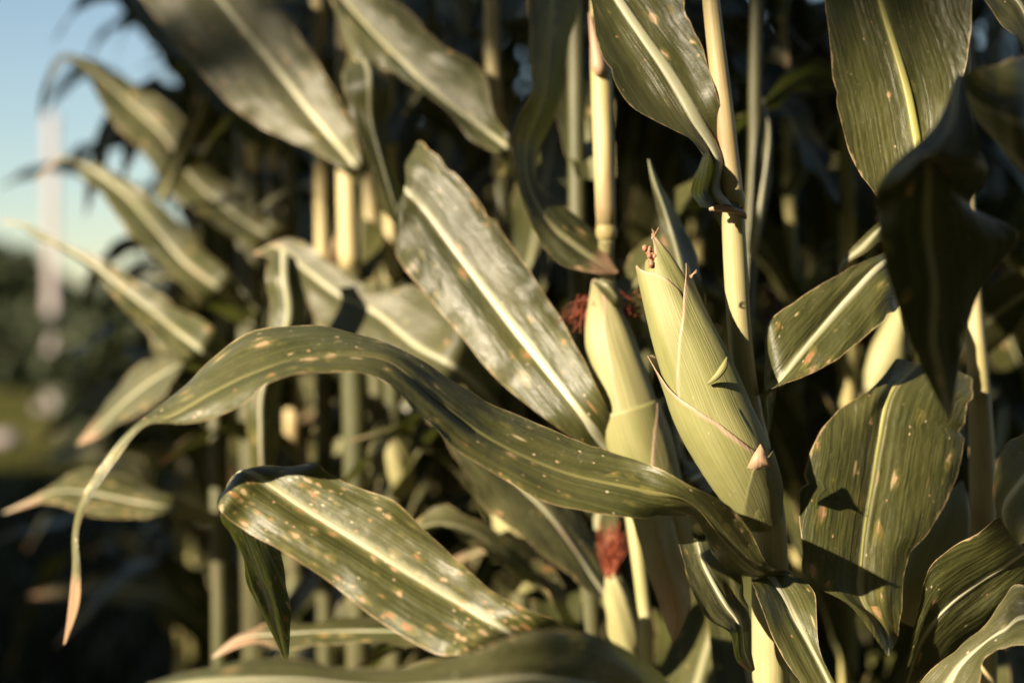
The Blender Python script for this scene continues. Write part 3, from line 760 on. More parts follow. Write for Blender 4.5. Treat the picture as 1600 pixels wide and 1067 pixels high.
# ear A
ear = Ear(A, ab, [(1192, 812, 1.475), (1174, 765, 1.462), (1148, 710, 1.452), (1116, 645, 1.448), (1088, 575, 1.448), (1060, 505, 1.452), (1037, 440, 1.458), (1025, 398, 1.462), (1018, 366, 1.466)],
          [50, 84, 106, 112, 106, 92, 70, 42, 10], label='fat green ear with its husk split open at the tip')
ear.husk([(0, -180, 180), (.86, -180, 180)], -.004, 'husk', m=48, seed=1, pink=-.4)
ear.husk([(.08, 40, 235), (.5, 52, 220), (.775, 66, 198), (.86, 78, 186), (.93, 86, 172), (1.0, 88, 140)], -.0008, 'husk', seed=2, lift=.0006, pink_top=.8, pink=.05)      # the one with the pointed tip
ear.husk([(.05, -60, 130), (.5, -54, 125), (.70, -44, 112), (.755, -38, 88), (.775, -32, 70), (.81, -24, 34), (.845, -10, 6)], .0006, 'husk', seed=3, lift=.0006, pink_top=.5, pink=.0, flare=.006, n=60)
ear.husk([(.05, 20, 250), (.42, 30, 232), (.5, 48, 226), (.58, 74, 220), (.625, 93, 214), (.69, 116, 202), (.75, 141, 186), (.79, 158, 168)], .0018, 'husk', seed=4, lift=.0012, pink_top=.7, pink=.15, flare=.006)
ear.husk([(0, -120, 215), (.10, -112, 180), (.22, -105, 128), (.28, -98, 106), (.36, -90, 84), (.42, -84, 58), (.48, -78, 25), (.54, -60, 2), (.575, -30, -9)], .0040, 'husk', seed=5, lift=.0010, pink_top=.6, pink=.32, flare=.005)
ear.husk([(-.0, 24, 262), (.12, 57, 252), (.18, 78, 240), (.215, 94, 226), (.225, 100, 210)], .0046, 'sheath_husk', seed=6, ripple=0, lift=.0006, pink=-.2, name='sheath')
# the pinkish ligule flap at the ear's base
flap = [(1167, 731), (1176, 712), (1188, 693), (1196, 708), (1208, 731), (1196, 727), (1186, 734)]
fd = 1.398
V = [P(x, y, fd) - ab for x, y in flap] + [P(x, y, fd + .004) - ab for x, y in flap] + [P(1186, 716, fd - .004) - ab, P(1186, 716, fd + .006) - ab]
F = [(i, (i + 1) % 7, 14) for i in range(7)] + [(7 + (i + 1) % 7, 7 + i, 15) for i in range(7)] + [((i + 1) % 7, i, 7 + i, 7 + (i + 1) % 7) for i in range(7)]
zz = np.array([(v[2], v[0]) for v in V]); link('ligule', mesh_from('ligule', V, F, MAT['collar'], zz, zz, np.zeros(len(V)), sm=True), ear.o)
# bent crease of husk on the right side
link('husk_fold', tube('husk_fold', [P(1106, 600, 1.408), P(1120, 588, 1.404), (P(1131, 573, 1.406)), P(1136, 558, 1.416)], [.0012, .0032, .0036, .0008], MAT['husk'], seg=5, K=10, base=ab), ear.o)
# kernels and dry silk showing in the split tip
for k in range(26):
    q = rng.uniform(.80, .95); x = np.interp(q, [.80, .95], [1024, 1013]) + rng.normal(0, 3.6); y = np.interp(q, [.80, .95], [428, 388]) + rng.normal(0, 3)
    c = P(x, y, 1.452 + rng.normal(0, .002)) - ab; rr = rng.uniform(.0020, .0034)
    V = []; F = []
    for i in range(5):
        th = math.pi * (i + .02) / 4.04
        for j in range(7): V.append(c + rr * np.array((math.sin(th) * math.cos(j * .8976), math.sin(th) * math.sin(j * .8976), 1.2 * math.cos(th))))
    for i in range(4):
        for j in range(7): F.append((i * 7 + j, i * 7 + (j + 1) % 7, (i + 1) * 7 + (j + 1) % 7, (i + 1) * 7 + j))
    link('kernel', mesh_from('kernel', V, F, MAT['kernel']), ear.o)
for (x, y, d, dr) in ((1019, 372, 1.462, (-.2, 0, 1)), (1079, 432, 1.425, (.4, -.2, .5))):
    link('silk', silk_mesh(P(x, y, d), dr, 5, .007, .0008, MAT['silk_tan'], ab, int(x), rad=.0005, curl=.002), ear.o)

# --- plant B: stalk behind, slimmer ear with rust silk
B, bb = plant(1000, 1.66, 'slightly blurred corn plant whose slim ear has rust red silk')
bst = [(928, -500, 1.70, 18), (936, 20, 1.69, 28), (940, 127, 1.685, 34), (947, 354, 1.68, 31)]
link('stalk', tube('stalk', [P(*q[:3]) for q in bst], [q[3] / 2 / FPX * q[2] for q in bst], MAT['stalk'], seg=8, K=18, base=bb), B)
node_at(B, bb, 948, 366, 1.68, 30)
blo = [(948, 372, 1.68, 26), (947, 410, 1.69, 25), (953, 480, 1.72, 26), (975, 700, 1.73, 26), (1004, 930, 1.70, 22), (1008, 1040, 1.69, 21)]
p_, r_ = stalk_path(blo, bb); link('sheath', tube('sheath', p_, r_, MAT['sheath'], seg=6, K=16, base=bb), B)
link('sheath', tube('sheath', [P(921, 20, 1.68), P(930, 70, 1.672), P(936, 108, 1.67), P(930, 118, 1.672)], [.001, .006, .009, .002], MAT['collar'], seg=5, K=10, base=bb), B)
eb = Ear(B, bb, [(1048, 860, 1.655), (1030, 800, 1.64), (1010, 730, 1.63), (990, 670, 1.625), (970, 600, 1.625), (951, 530, 1.63), (940, 475, 1.635), (932, 436, 1.64)],
         [60, 80, 88, 94, 88, 74, 46, 12], label='slim ear with rust red silk at its tip')
eb.husk([(0, -180, 180), (.9, -180, 180)], -.003, 'husk_light', m=44, seed=21, pink=-.4)
eb.husk([(0, -70, 150), (.5, -60, 140), (.8, -50, 120), (1.0, 20, 90)], .0, 'husk_light', seed=22, pink_top=.5, lift=.0008)
eb.husk([(0, 60, 260), (.5, 66, 240), (.75, 80, 215), (.9, 100, 180), (.97, 120, 150)], .0010, 'husk_light', seed=23, pink_top=.6, lift=.0008)
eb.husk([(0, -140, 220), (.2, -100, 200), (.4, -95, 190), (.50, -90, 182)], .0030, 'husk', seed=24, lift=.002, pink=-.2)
eb.husk([(0, 60, 200), (.15, 78, 190), (.30, 92, 180), (.42, 120, 165), (.49, 146, 158)], .0046, 'husk_light', seed=25, lift=.001, pink=.3, pink_top=.6)
link('silk', silk_mesh(P(922, 468, 1.645), (-.5, 0, -.8), 40, .034, .004, MAT['silk'], bb, 7, rad=.0008, curl=.008), eb.o)
link('silk', silk_mesh(P(945, 455, 1.65), (.75, 0, -.55), 24, .026, .003, MAT['silk'], bb, 8, rad=.0008, curl=.008), eb.o)
link('silk', silk_mesh(P(972, 492, 1.64), (.85, 0, .5), 26, .035, .003, MAT['silk'], bb, 9, rad=.0008, curl=.004), eb.o)
# short husk blade bent over the tip
build_leaf(B, bb, [((926, 442, 1.62), (934, 438, 1.615), (942, 434, 1.62)), ((935, 452, 1.61), (948, 446, 1.60), (958, 440, 1.61)), ((955, 475, 1.612), (964, 464, 1.605), (970, 455, 1.615)), ((966, 484, 1.62), (969, 480, 1.62), (971, 476, 1.62))], 'leaf_pale', seed=26, rib=False, ruffle=.0005)
# dry pinkish husk hanging below the long leaf
build_leaf(B, bb, [((985, 800, 1.60), (1015, 800, 1.585), (1050, 806, 1.60)), ((1004, 868, 1.60), (1030, 862, 1.58), (1064, 860, 1.60)), ((1024, 930, 1.60), (1050, 920, 1.585), (1080, 930, 1.605)),
                   ((1042, 980, 1.60), (1058, 970, 1.59), (1072, 965, 1.60)), ((1050, 1002, 1.60), (1053, 1001, 1.60), (1056, 999, 1.60))], 'husk_light', seed=27, rib=False, ruffle=.002, dry=[(0, .3), (.4, .5), (1, .8)])
# big leaf with a white midrib behind, reaching up-left and folding over
build_leaf(B, bb, [
    ((972, 705, 1.64), (948, 700, 1.62), (930, 705, 1.60)),
    ((938, 615, 1.66), (908, 645, 1.60), (862, 662, 1.545)),
    ((882, 510, 1.665), (842, 560, 1.59), (784, 598, 1.53)),
    ((832, 430, 1.67), (780, 480, 1.59), (712, 517, 1.535)),
    ((772, 345, 1.685), (712, 392, 1.60), (656, 450, 1.54)),
    ((712, 270, 1.70), (664, 327, 1.615), (618, 396, 1.56)),
    ((655, 224, 1.715), (634, 297, 1.64), (624, 362, 1.59)),
((655, 236, 1.75), (644, 300, 1.70), (634, 352, 1.64)), ((676, 300, 1.83), (668, 345, 1.78), (656, 385, 1.72)), ((706, 388, 1.88), (704, 392, 1.87), (700, 396, 1.86))], 'leaf_few', ribscale=1.5, seed=28, face=((-.33, -.90, .28), 1, 6, 0.008), flat=0.4, ruffle=.004, arch=.12, label='broad glossy leaf with a white midrib')
# spotted leaf low on the left, folded over at its outer end
build_leaf(B, bb, [
    ((1000, 1100, 1.620), (985, 1110, 1.610), (965, 1120, 1.600)),
    ((930, 1010, 1.390), (895, 1040, 1.350), (850, 1060, 1.320)),
    ((865, 970, 1.350), (800, 990, 1.240), (745, 1027, 1.245)),
    ((765, 922, 1.340), (722, 945, 1.285), (690, 1025, 1.225)),
    ((692, 852, 1.340), (642, 897, 1.275), (588, 966, 1.215)),
    ((622, 790, 1.335), (562, 846, 1.265), (508, 904, 1.205)),
    ((545, 757, 1.330), (480, 796, 1.260), (420, 849, 1.200)),
    ((490, 724, 1.340), (425, 760, 1.260), (365, 816, 1.205)),
    ((452, 735, 1.360), (380, 735, 1.265), (344, 798, 1.220)),
    ((430, 790, 1.390), (362, 770, 1.310), (346, 806, 1.245)),
    ((440, 880, 1.380), (395, 870, 1.330), (368, 858, 1.280)),
    ((455, 960, 1.370), (425, 960, 1.340), (405, 945, 1.310)),
    ((450, 1040, 1.360), (448, 1038, 1.350), (445, 1034, 1.340))], 'leaf_spotted', ribscale=1.0, seed=29, face=((.02, -.86, .48), 2, 7, 0.006), flat=0.6, ruffle=.003, arch=.10, label='rust spotted leaf folded over at its outer end')
# shaded hanging leaf left of the stalk
build_leaf(B, bb, [
    ((905, -260, 1.72), (915, -270, 1.72), (925, -280, 1.72)),
    ((835, -60, 1.70), (870, -60, 1.735), (910, -60, 1.79)),
    ((826, 70, 1.69), (858, 72, 1.73), (890, 75, 1.79)),
    ((828, 142, 1.69), (848, 155, 1.725), (870, 176, 1.78)),
    ((803, 215, 1.685), (822, 225, 1.715), (842, 230, 1.76)),
    ((808, 290, 1.68), (826, 290, 1.70), (844, 285, 1.74)),
    ((845, 380, 1.665), (860, 350, 1.69), (876, 318, 1.73)),
    ((882, 414, 1.65), (905, 388, 1.67), (926, 362, 1.71)),
    ((930, 428, 1.65), (942, 414, 1.66), (952, 402, 1.67)),
    ((962, 428, 1.66), (964, 427, 1.66), (966, 425, 1.66))], 'leaf_shaded', seed=30, ruffle=.002, ribmat='midrib_green', ribscale=.6, dry=[(0, 0), (.9, 0), (1, .9)])

# --- plant C: behind, with the brown silk ear low in the picture
C_, cb = plant(930, 1.86, 'corn plant with a small ear wearing a long brown red silk tuft')
cst = [(900, -300, 1.9, 20), (900, 100, 1.9, 24), (905, 500, 1.89, 26), (915, 800, 1.88, 26), (925, 1040, 1.87, 28)]
shaded_stalk(C_, cb, cst, 0, 'stalk_far')
ec = Ear(C_, cb, [(985, 1040, 1.80), (977, 1000, 1.79), (968, 950, 1.785), (960, 910, 1.785), (956, 885, 1.785)], [34, 46, 42, 32, 12], label='small ear with a brown red silk tuft')
ec.husk([(0, -180, 180), (1, -180, 180)], 0, 'husk_light', m=36, seed=31, pink=-.3)
ec.husk([(0, -20, 150), (.6, 0, 130), (.95, 50, 90)], .0016, 'husk_light', m=20, seed=32)
link('silk', silk_mesh(P(955, 898, 1.78), (.02, 0, 1), 110, .060, .0034, MAT['silk'], cb, 33, rad=.0008, curl=.006), ec.o)
build_leaf(C_, cb, [
    ((965, 930, 1.84), (948, 930, 1.83), (930, 935, 1.82)), ((930, 845, 1.85), (905, 868, 1.82), (880, 890, 1.80)), ((885, 770, 1.86), (855, 800, 1.82), (800, 830, 1.79)),
    ((810, 690, 1.88), (785, 730, 1.83), (740, 760, 1.79)), ((740, 620, 1.9), (720, 650, 1.85), (690, 680, 1.82)), ((680, 570, 1.94), (670, 580, 1.92), (660, 590, 1.9))], 'leaf_pale', seed=34, ruffle=.003)
build_leaf(C_, cb, [((925, 1010, 1.86), (915, 1016, 1.85), (905, 1022, 1.84)), ((850, 960, 1.84), (830, 975, 1.81), (800, 1010, 1.78)), ((700, 970, 1.85), (690, 985, 1.80), (680, 1005, 1.77)), ((560, 965, 1.87), (560, 985, 1.80), (560, 1005, 1.78)),
                   ((440, 975, 1.86), (440, 990, 1.82), (445, 1010, 1.79)), ((375, 990, 1.85), (375, 997, 1.84), (380, 1010, 1.82)), ((330, 1025, 1.84), (332, 1027, 1.84), (334, 1028, 1.84))], 'leaf_few', seed=35, ruffle=.003, dry=[(0, 0), (.7, 0), (1, .9)])

# --- plant E: lit stalk at the top centre and its leaf
E_, ebp = plant(810, 2.1, 'blurred corn plant with a bright stalk under a leaf that bends at the top')
est = [(762, -400, 2.12, 18), (768, 0, 2.11, 24), (772, 140, 2.10, 24), (784, 270, 2.09, 25), (795, 600, 2.1, 26), (812, 860, 2.1, 28), (815, 1040, 2.1, 28)]
shaded_stalk(E_, ebp, est, 3, 'stalk')
node_at(E_, ebp, 784, 272, 2.09, 26)
ee = Ear(E_, ebp, [(825, 915, 2.02), (815, 870, 2.01), (800, 820, 2.01), (786, 770, 2.02), (776, 730, 2.03)], [54, 60, 58, 40, 10])
ee.husk([(0, -180, 180), (1, -180, 180)], 0, 'husk_light', m=30, seed=41, pink=-.3)
ee.husk([(0, -10, 120), (.6, 10, 110), (.95, 50, 90)], .0018, 'husk_light', m=18, seed=42)
build_leaf(E_, ebp, [
    ((812, 290, 2.08), (800, 275, 2.07), (788, 280, 2.06)),
    ((802, 225, 1.93), (797, 238, 1.90), (785, 246, 1.88)),
    ((772, 180, 1.93), (760, 206, 1.88), (735, 218, 1.83)),
    ((752, 106, 1.95), (706, 166, 1.88), (690, 165, 1.83)),
    ((692, 74, 1.95), (642, 110, 1.88), (640, 134, 1.82)),
    ((640, 18, 1.96), (592, 62, 1.89), (600, 104, 1.83)),
    ((575, -25, 1.98), (545, 10, 1.91), (552, 94, 1.84)),
    ((520, -70, 2.0), (500, -40, 1.95), (515, 0, 1.89)),
    ((440, -120, 2.05), (438, -115, 2.04), (436, -110, 2.03))], 'leaf_few', seed=43, face=((-.2, -.8, .5), 1, 7, 0.01), flat=0.6, ruffle=.003, arch=.1)

# --- plant F: stalks and the big pale leaf at the upper left
F_, fb = plant(560, 2.25, 'blurred corn plant with a thick bright stalk below the big pale leaf')
fst = [(535, -400, 2.3, 20), (538, 60, 2.28, 26), (543, 290, 2.25, 34), (548, 420, 2.25, 35), (555, 700, 2.25, 34), (560, 1040, 2.25, 34)]
shaded_stalk(F_, fb, fst, 3, 'stalk')
build_leaf(F_, fb, [
    ((570, 280, 2.24), (560, 284, 2.23), (550, 288, 2.22)),
    ((567, 262, 2.10), (558, 266, 2.08), (550, 272, 2.07)),
    ((552, 205, 2.13), (525, 222, 2.07), (470, 228, 2.01)),
    ((515, 130, 2.15), (470, 155, 2.07), (392, 188, 1.99)),
    ((470, 60, 2.17), (410, 80, 2.08), (326, 128, 1.99)),
    ((425, 0, 2.19), (345, 0, 2.09), (250, 40, 2.0)),
    ((365, -70, 2.22), (280, -70, 2.13), (200, -40, 2.05)),
    ((140, -200, 2.3), (138, -198, 2.3), (136, -196, 2.3))], 'leaf_pale', ribscale=1.5, seed=51, face=((-.30, -.88, .36), 1, 6, 0.01), flat=0.35, ruffle=.004, arch=.12, label='big pale glossy leaf reaching up to the left')
build_leaf(F_, fb, [        # dark leaf that hangs down from above
    ((548, 80, 2.2), (555, 78, 2.18), (562, 78, 2.16)), ((535, 120, 1.98), (575, 108, 1.95), (608, 125, 1.97)), ((548, 180, 1.95), (580, 185, 1.95), (604, 200, 1.98)), ((567, 230, 1.93), (592, 235, 1.94), (608, 250, 1.97)),
    ((592, 314, 1.92), (612, 305, 1.93), (628, 310, 1.96)), ((616, 350, 1.92), (626, 348, 1.93), (634, 336, 1.95)), ((632, 380, 1.93), (634, 379, 1.93), (636, 377, 1.93))], 'leaf', seed=52, ruffle=.002)
build_leaf(F_, fb, [        # long blurred leaf with pinkish rims behind the arching leaf
    ((800, 640, 2.2), (790, 650, 2.18), (780, 660, 2.15)), ((740, 540, 1.98), (720, 580, 1.92), (690, 625, 1.86)), ((700, 490, 1.97), (650, 540, 1.88), (600, 590, 1.81)), ((655, 450, 1.97), (590, 490, 1.87), (530, 545, 1.79)),
    ((590, 455, 1.95), (530, 460, 1.86), (490, 490, 1.79)), ((520, 412, 1.92), (475, 420, 1.86), (455, 432, 1.80)), ((455, 372, 1.90), (430, 385, 1.86), (420, 402, 1.82)), ((398, 394, 1.87), (398, 396, 1.87), (400, 398, 1.86))], 'leaf_pale', seed=53, face=((-.25, -.78, .55), 1, 6, 0.01), flat=0.5, ruffle=.004, dry=[(0, 0), (.85, 0), (1, .6)])
build_leaf(F_, fb, [        # leaf hanging straight down
    ((425, 400, 1.98), (445, 395, 1.97), (462, 405, 1.98)), ((415, 430, 1.95), (445, 432, 1.93), (472, 445, 1.96)), ((422, 500, 1.94), (450, 502, 1.92), (478, 505, 1.95)), ((384, 610, 1.92), (412, 605, 1.90), (442, 598, 1.94)),
    ((386, 680, 1.92), (408, 680, 1.90), (436, 680, 1.93)), ((396, 745, 1.93), (410, 748, 1.92), (428, 745, 1.93)), ((412, 830, 1.95), (414, 830, 1.95), (417, 830, 1.95))], 'leaf_few', seed=54, ruffle=.003)
# second stalk right beside
F2, f2b = plant(600, 2.4, 'blurred corn plant whose thinner pale stalk stands right of the thick bright stalk')
f2 = [(560, -300, 2.45, 16), (572, 200, 2.42, 22), (580, 330, 2.40, 24), (586, 440, 2.40, 24), (592, 700, 2.4, 24), (600, 1040, 2.4, 26)]
shaded_stalk(F2, f2b, f2, 3, 'stalk')
build_leaf(F2, f2b, [((612, 460, 2.4), (602, 462, 2.4), (592, 464, 2.4)), ((620, 400, 2.38), (606, 400, 2.36), (594, 400, 2.38)), ((625, 330, 2.4), (608, 330, 2.38), (592, 330, 2.4)), ((650, 200, 2.5), (630, 190, 2.48), (612, 190, 2.5)), ((690, 60, 2.6), (689, 58, 2.6), (687, 57, 2.6))], 'leaf_pale', seed=55)
ef = Ear(F2, f2b, [(630, 770, 2.3), (622, 735, 2.29), (612, 705, 2.29), (600, 678, 2.3), (594, 660, 2.3)], [40, 52, 50, 34, 8])
ef.husk([(0, -180, 180), (1, -180, 180)], 0, 'husk_light', m=30, seed=56, pink=-.3)
ef.husk([(0, -10, 120), (.6, 10, 110), (.95, 50, 90)], .0018, 'husk_light', m=18, seed=57)

# --- more plants whose bare stalk lengths catch the light between the leaves
for x_, d_, w_, cut_, lab in ((397, 2.62, 23, 2, 'blurred corn plant with a short lit stalk length left of the thick bright stalk'), (428, 2.68, 20, 2, 'blurred corn plant with a thin lit stalk just behind the arching narrow leaf'),
                    (503, 2.42, 24, 3, 'blurred corn plant with a lit stalk between the thick bright stalk and arching leaf'), (610, 2.36, 23, 3, 'blurred corn plant with a greenish lit stalk close beside the thinner pale stalk')):
    K_, kb = plant(x_ + 6, d_, lab)
    shaded_stalk(K_, kb, [(x_ - 12, -250, d_, w_ * .8), (x_ - 3, 150, d_, w_), (x_, 270, d_, w_), (x_ + 2, 440, d_, w_), (x_ + 4, 700, d_, w_), (x_ + 6, 1040, d_, w_)], cut_)
    node_at(K_, kb, x_ - 1, 235, d_, w_)
    filler(K_, kb, 500 + x_, 5, 10, 110, .5, 1.35, k=.8, mats=('leaf', 'leaf_back', 'leaf_shaded'))

# --- plants G, I, J, K on the left, each with the leaves that reach out over the path
G_, gb = plant(462, 2.75, 'blurred corn plant whose narrow leaf arches up left and droops against the sky')
gst = [(445, -300, 2.8, 16), (448, 100, 2.78, 22), (453, 400, 2.75, 25), (458, 700, 2.75, 26), (462, 1040, 2.75, 26)]
shaded_stalk(G_, gb, gst, 3, 'stalk')
build_leaf(G_, gb, [
    ((465, 410, 2.720), (458, 415, 2.700), (450, 420, 2.680)), ((442, 355, 2.620), (420, 372, 2.580), (400, 392, 2.540)), ((386, 312, 2.642), (360, 330, 2.592), (335, 350, 2.552)), ((330, 262, 2.654), (300, 280, 2.604), (270, 305, 2.554)), ((284, 184, 2.676), (258, 215, 2.616), (228, 245, 2.566)),
    ((220, 138, 2.678), (200, 160, 2.628), (176, 190, 2.578)), ((177, 111, 2.680), (160, 122, 2.640), (145, 138, 2.610)), ((126, 88, 2.662), (118, 92, 2.652), (114, 98, 2.632)), ((92, 88, 2.674), (93, 94, 2.664), (95, 100, 2.654)), ((66, 140, 2.676), (70, 142, 2.676), (74, 144, 2.676)), ((60, 188, 2.688), (61, 188, 2.688), (62, 188, 2.688))],
    'leaf_few', seed=61, face=((-.02, -.72, .69), 1, 5, 0.008), flat=0.7, ruffle=.003, dry=[(0, 0), (.8, 0), (1, .35)], label='narrow leaf arching over and drooping against the sky')
build_leaf(G_, gb, [
    ((455, 235, 2.8), (445, 240, 2.78), (438, 248, 2.76)), ((400, 160, 2.6), (385, 180, 2.55), (365, 205, 2.5)), ((350, 90, 2.58), (330, 115, 2.52), (305, 125, 2.46)), ((290, 20, 2.57), (262, 42, 2.5), (232, 55, 2.45)), ((250, -40, 2.58), (225, -20, 2.53), (196, -5, 2.48)), ((160, -90, 2.6), (159, -89, 2.6), (158, -88, 2.6))],
    'leaf_few', seed=62, ruffle=.004)
build_leaf(G_, gb, [   # leaf crossing steeply
    ((240, 300, 2.6), (250, 310, 2.6), (258, 318, 2.6)), ((270, 235, 2.55), (282, 245, 2.55), (294, 250, 2.56)), ((298, 165, 2.5), (315, 175, 2.5), (335, 180, 2.52)), ((315, 90, 2.5), (333, 100, 2.5), (352, 110, 2.53)), ((330, 20, 2.55), (345, 25, 2.55), (360, 30, 2.57)), ((345, -90, 2.6), (348, -91, 2.6), (350, -92, 2.6))][::-1], 'leaf_shaded', seed=63, ruffle=.002)

I_, ib = plant(395, 2.62, 'blurred corn plant whose two broad leaves point left, one above the other')
ist = [(372, -250, 2.7, 16), (378, 200, 2.68, 20), (385, 500, 2.65, 24), (390, 800, 2.62, 24), (395, 1040, 2.62, 26)]
shaded_stalk(I_, ib, ist, 0, 'stalk_far')
build_leaf(I_, ib, [
    ((400, 490, 2.620), (388, 500, 2.600), (376, 508, 2.580)), ((364, 438, 2.500), (345, 455, 2.440), (318, 475, 2.380)), ((324, 395, 2.540), (292, 412, 2.460), (255, 417, 2.390)), ((263, 333, 2.560), (236, 350, 2.480), (203, 366, 2.410)), ((217, 293, 2.570), (194, 303, 2.500), (164, 312, 2.440)), ((167, 262, 2.570), (148, 268, 2.520), (126, 274, 2.480)),
    ((124, 252, 2.550), (119, 254, 2.540), (116, 257, 2.520)), ((92, 246, 2.570), (91, 249, 2.560), (91, 252, 2.550)), ((54, 285, 2.580), (55, 285, 2.580), (57, 285, 2.580))], 'leaf', seed=64, face=((-.02, -.72, .69), 1, 5, 0.008), flat=0.6, ruffle=.003, dry=[(0, 0), (.75, 0), (.88, .3), (1, .8)])
build_leaf(I_, ib, [
    ((395, 610, 2.600), (385, 618, 2.580), (372, 622, 2.560)), ((350, 530, 2.220), (330, 560, 2.150), (300, 578, 2.080)), ((283, 481, 2.250), (268, 512, 2.170), (250, 538, 2.100)), ((213, 440, 2.260), (206, 462, 2.190), (196, 486, 2.130)), ((167, 408, 2.260), (160, 425, 2.210), (152, 432, 2.160)), ((101, 381, 2.250), (99, 386, 2.230), (97, 391, 2.210)),
    ((62, 362, 2.260), (60, 367, 2.250), (58, 372, 2.240)), ((36, 348, 2.270), (35, 351, 2.270), (33, 354, 2.260)), ((4, 345, 2.290), (4, 347, 2.290), (5, 349, 2.290))], 'leaf_few', seed=65, face=((-.02, -.72, .69), 1, 5, 0.008), flat=0.6, ruffle=.003, dry=[(0, 0), (.7, 0), (.85, .2), (1, .5)])

J_, jb = plant(345, 2.35, 'low blurred corn plant holding two short leaves out over the dark ground')
jst = [(335, 560, 2.4, 16), (338, 700, 2.38, 20), (342, 850, 2.36, 22), (345, 1040, 2.35, 24)]
shaded_stalk(J_, jb, jst, 0, 'stalk_far')
build_leaf(J_, jb, [((340, 575, 2.380), (336, 590, 2.360), (332, 600, 2.340)), ((300, 560, 2.180), (292, 570, 2.150), (285, 580, 2.110)), ((233, 559, 2.235), (245, 590, 2.175), (252, 625, 2.115)), ((190, 600, 2.250), (198, 625, 2.200), (204, 650, 2.150)), ((152, 648, 2.265), (158, 665, 2.225), (163, 679, 2.185)), ((120, 694, 2.260), (121, 695, 2.250), (123, 696, 2.250))],
           'leaf_pale', seed=66, ruffle=.002, dry=[(0, 0), (.75, 0), (1, .8)])
build_leaf(J_, jb, [((340, 800, 2.370), (338, 810, 2.350), (335, 818, 2.330)), ((285, 785, 2.140), (275, 796, 2.100), (265, 805, 2.060)), ((213, 752, 2.190), (205, 782, 2.120), (200, 809, 2.060)), ((150, 730, 2.210), (145, 770, 2.140), (138, 806, 2.090)), ((92, 750, 2.200), (90, 768, 2.160), (90, 786, 2.120)), ((54, 775, 2.190), (54, 780, 2.180), (55, 788, 2.170)), ((5, 800, 2.200), (6, 801, 2.200), (7, 802, 2.200))],
           'leaf_spotted', seed=67, ruffle=.002, dry=[(0, .2), (.3, .1), (.75, .1), (1, .8)])

# --- plant M: leaves seen behind the ear tip, and the pale one behind the stalk
M_, mb = plant(1125, 1.80, 'corn plant hidden behind the split ear, showing two upright narrow pale leaves')
mst = [(1190, -300, 1.9, 16), (1180, 100, 1.9, 18), (1178, 300, 1.88, 20), (1150, 700, 1.84, 22), (1125, 1040, 1.8, 22)]
shaded_stalk(M_, mb, mst, 0, 'stalk_far')
build_leaf(M_, mb, [((1075, 520, 1.7), (1085, 525, 1.7), (1100, 520, 1.71)), ((1050, 440, 1.63), (1072, 445, 1.62), (1096, 448, 1.65)), ((1036, 385, 1.62), (1058, 385, 1.61), (1086, 390, 1.65)), ((1026, 330, 1.62), (1040, 328, 1.62), (1060, 335, 1.66)), ((1017, 285, 1.63), (1024, 284, 1.63), (1034, 292, 1.65)), ((1012, 250, 1.64), (1013, 249, 1.64), (1015, 248, 1.64))], 'leaf_pale', seed=71, ruffle=.0015)
build_leaf(M_, mb, [((1170, 440, 1.9), (1176, 442, 1.9), (1182, 440, 1.9)), ((1168, 390, 1.86), (1178, 388, 1.85), (1186, 386, 1.86)), ((1180, 300, 1.86), (1192, 300, 1.84), (1202, 296, 1.87)), ((1196, 210, 1.86), (1202, 210, 1.85), (1207, 212, 1.87)), ((1190, 150, 1.9), (1191, 150, 1.9), (1192, 150, 1.9))], 'leaf_pale', seed=72, ruffle=.0015)
build_leaf(M_, mb, [((1165, 700, 1.8), (1160, 705, 1.79), (1150, 710, 1.78)), ((1120, 760, 1.70), (1090, 745, 1.67), (1070, 720, 1.66)), ((1095, 760, 1.68), (1070, 740, 1.66), (1050, 700, 1.65)), ((1060, 660, 1.68), (1050, 650, 1.66), (1040, 640, 1.66)), ((1040, 590, 1.7), (1038, 588, 1.7), (1036, 588, 1.7))], 'leaf_pale', seed=73)

# --- plant N: right, the pointed stalk piece, the lit leaf and the husk
N_, nb = plant(1535, 1.62, 'corn plant at the right with a yellow stalk and half hidden pale ear')
nst = [(1500, -300, 1.66, 16), (1508, 200, 1.65, 20), (1520, 460, 1.64, 26), (1529, 600, 1.635, 34), (1535, 760, 1.63, 40), (1536, 1040, 1.62, 42)]
p_, r_ = stalk_path(nst, nb); link('stalk', tube('stalk', p_, r_, MAT['stalk'], seg=6, K=16, base=nb), N_)
en = Ear(N_, nb, [(1415, 960, 1.60), (1440, 915, 1.585), (1462, 870, 1.58), (1482, 820, 1.58), (1496, 780, 1.585), (1502, 752, 1.59)], [60, 84, 88, 70, 40, 8], label='half hidden pale husked ear')
en.husk([(0, -180, 180), (1, -180, 180)], -.002, 'husk_light', m=36, seed=81, pink=-.3)
en.husk([(0, -40, 150), (.5, -30, 135), (.8, 0, 120), (1, 60, 100)], .001, 'husk_light', seed=82, lift=.001)
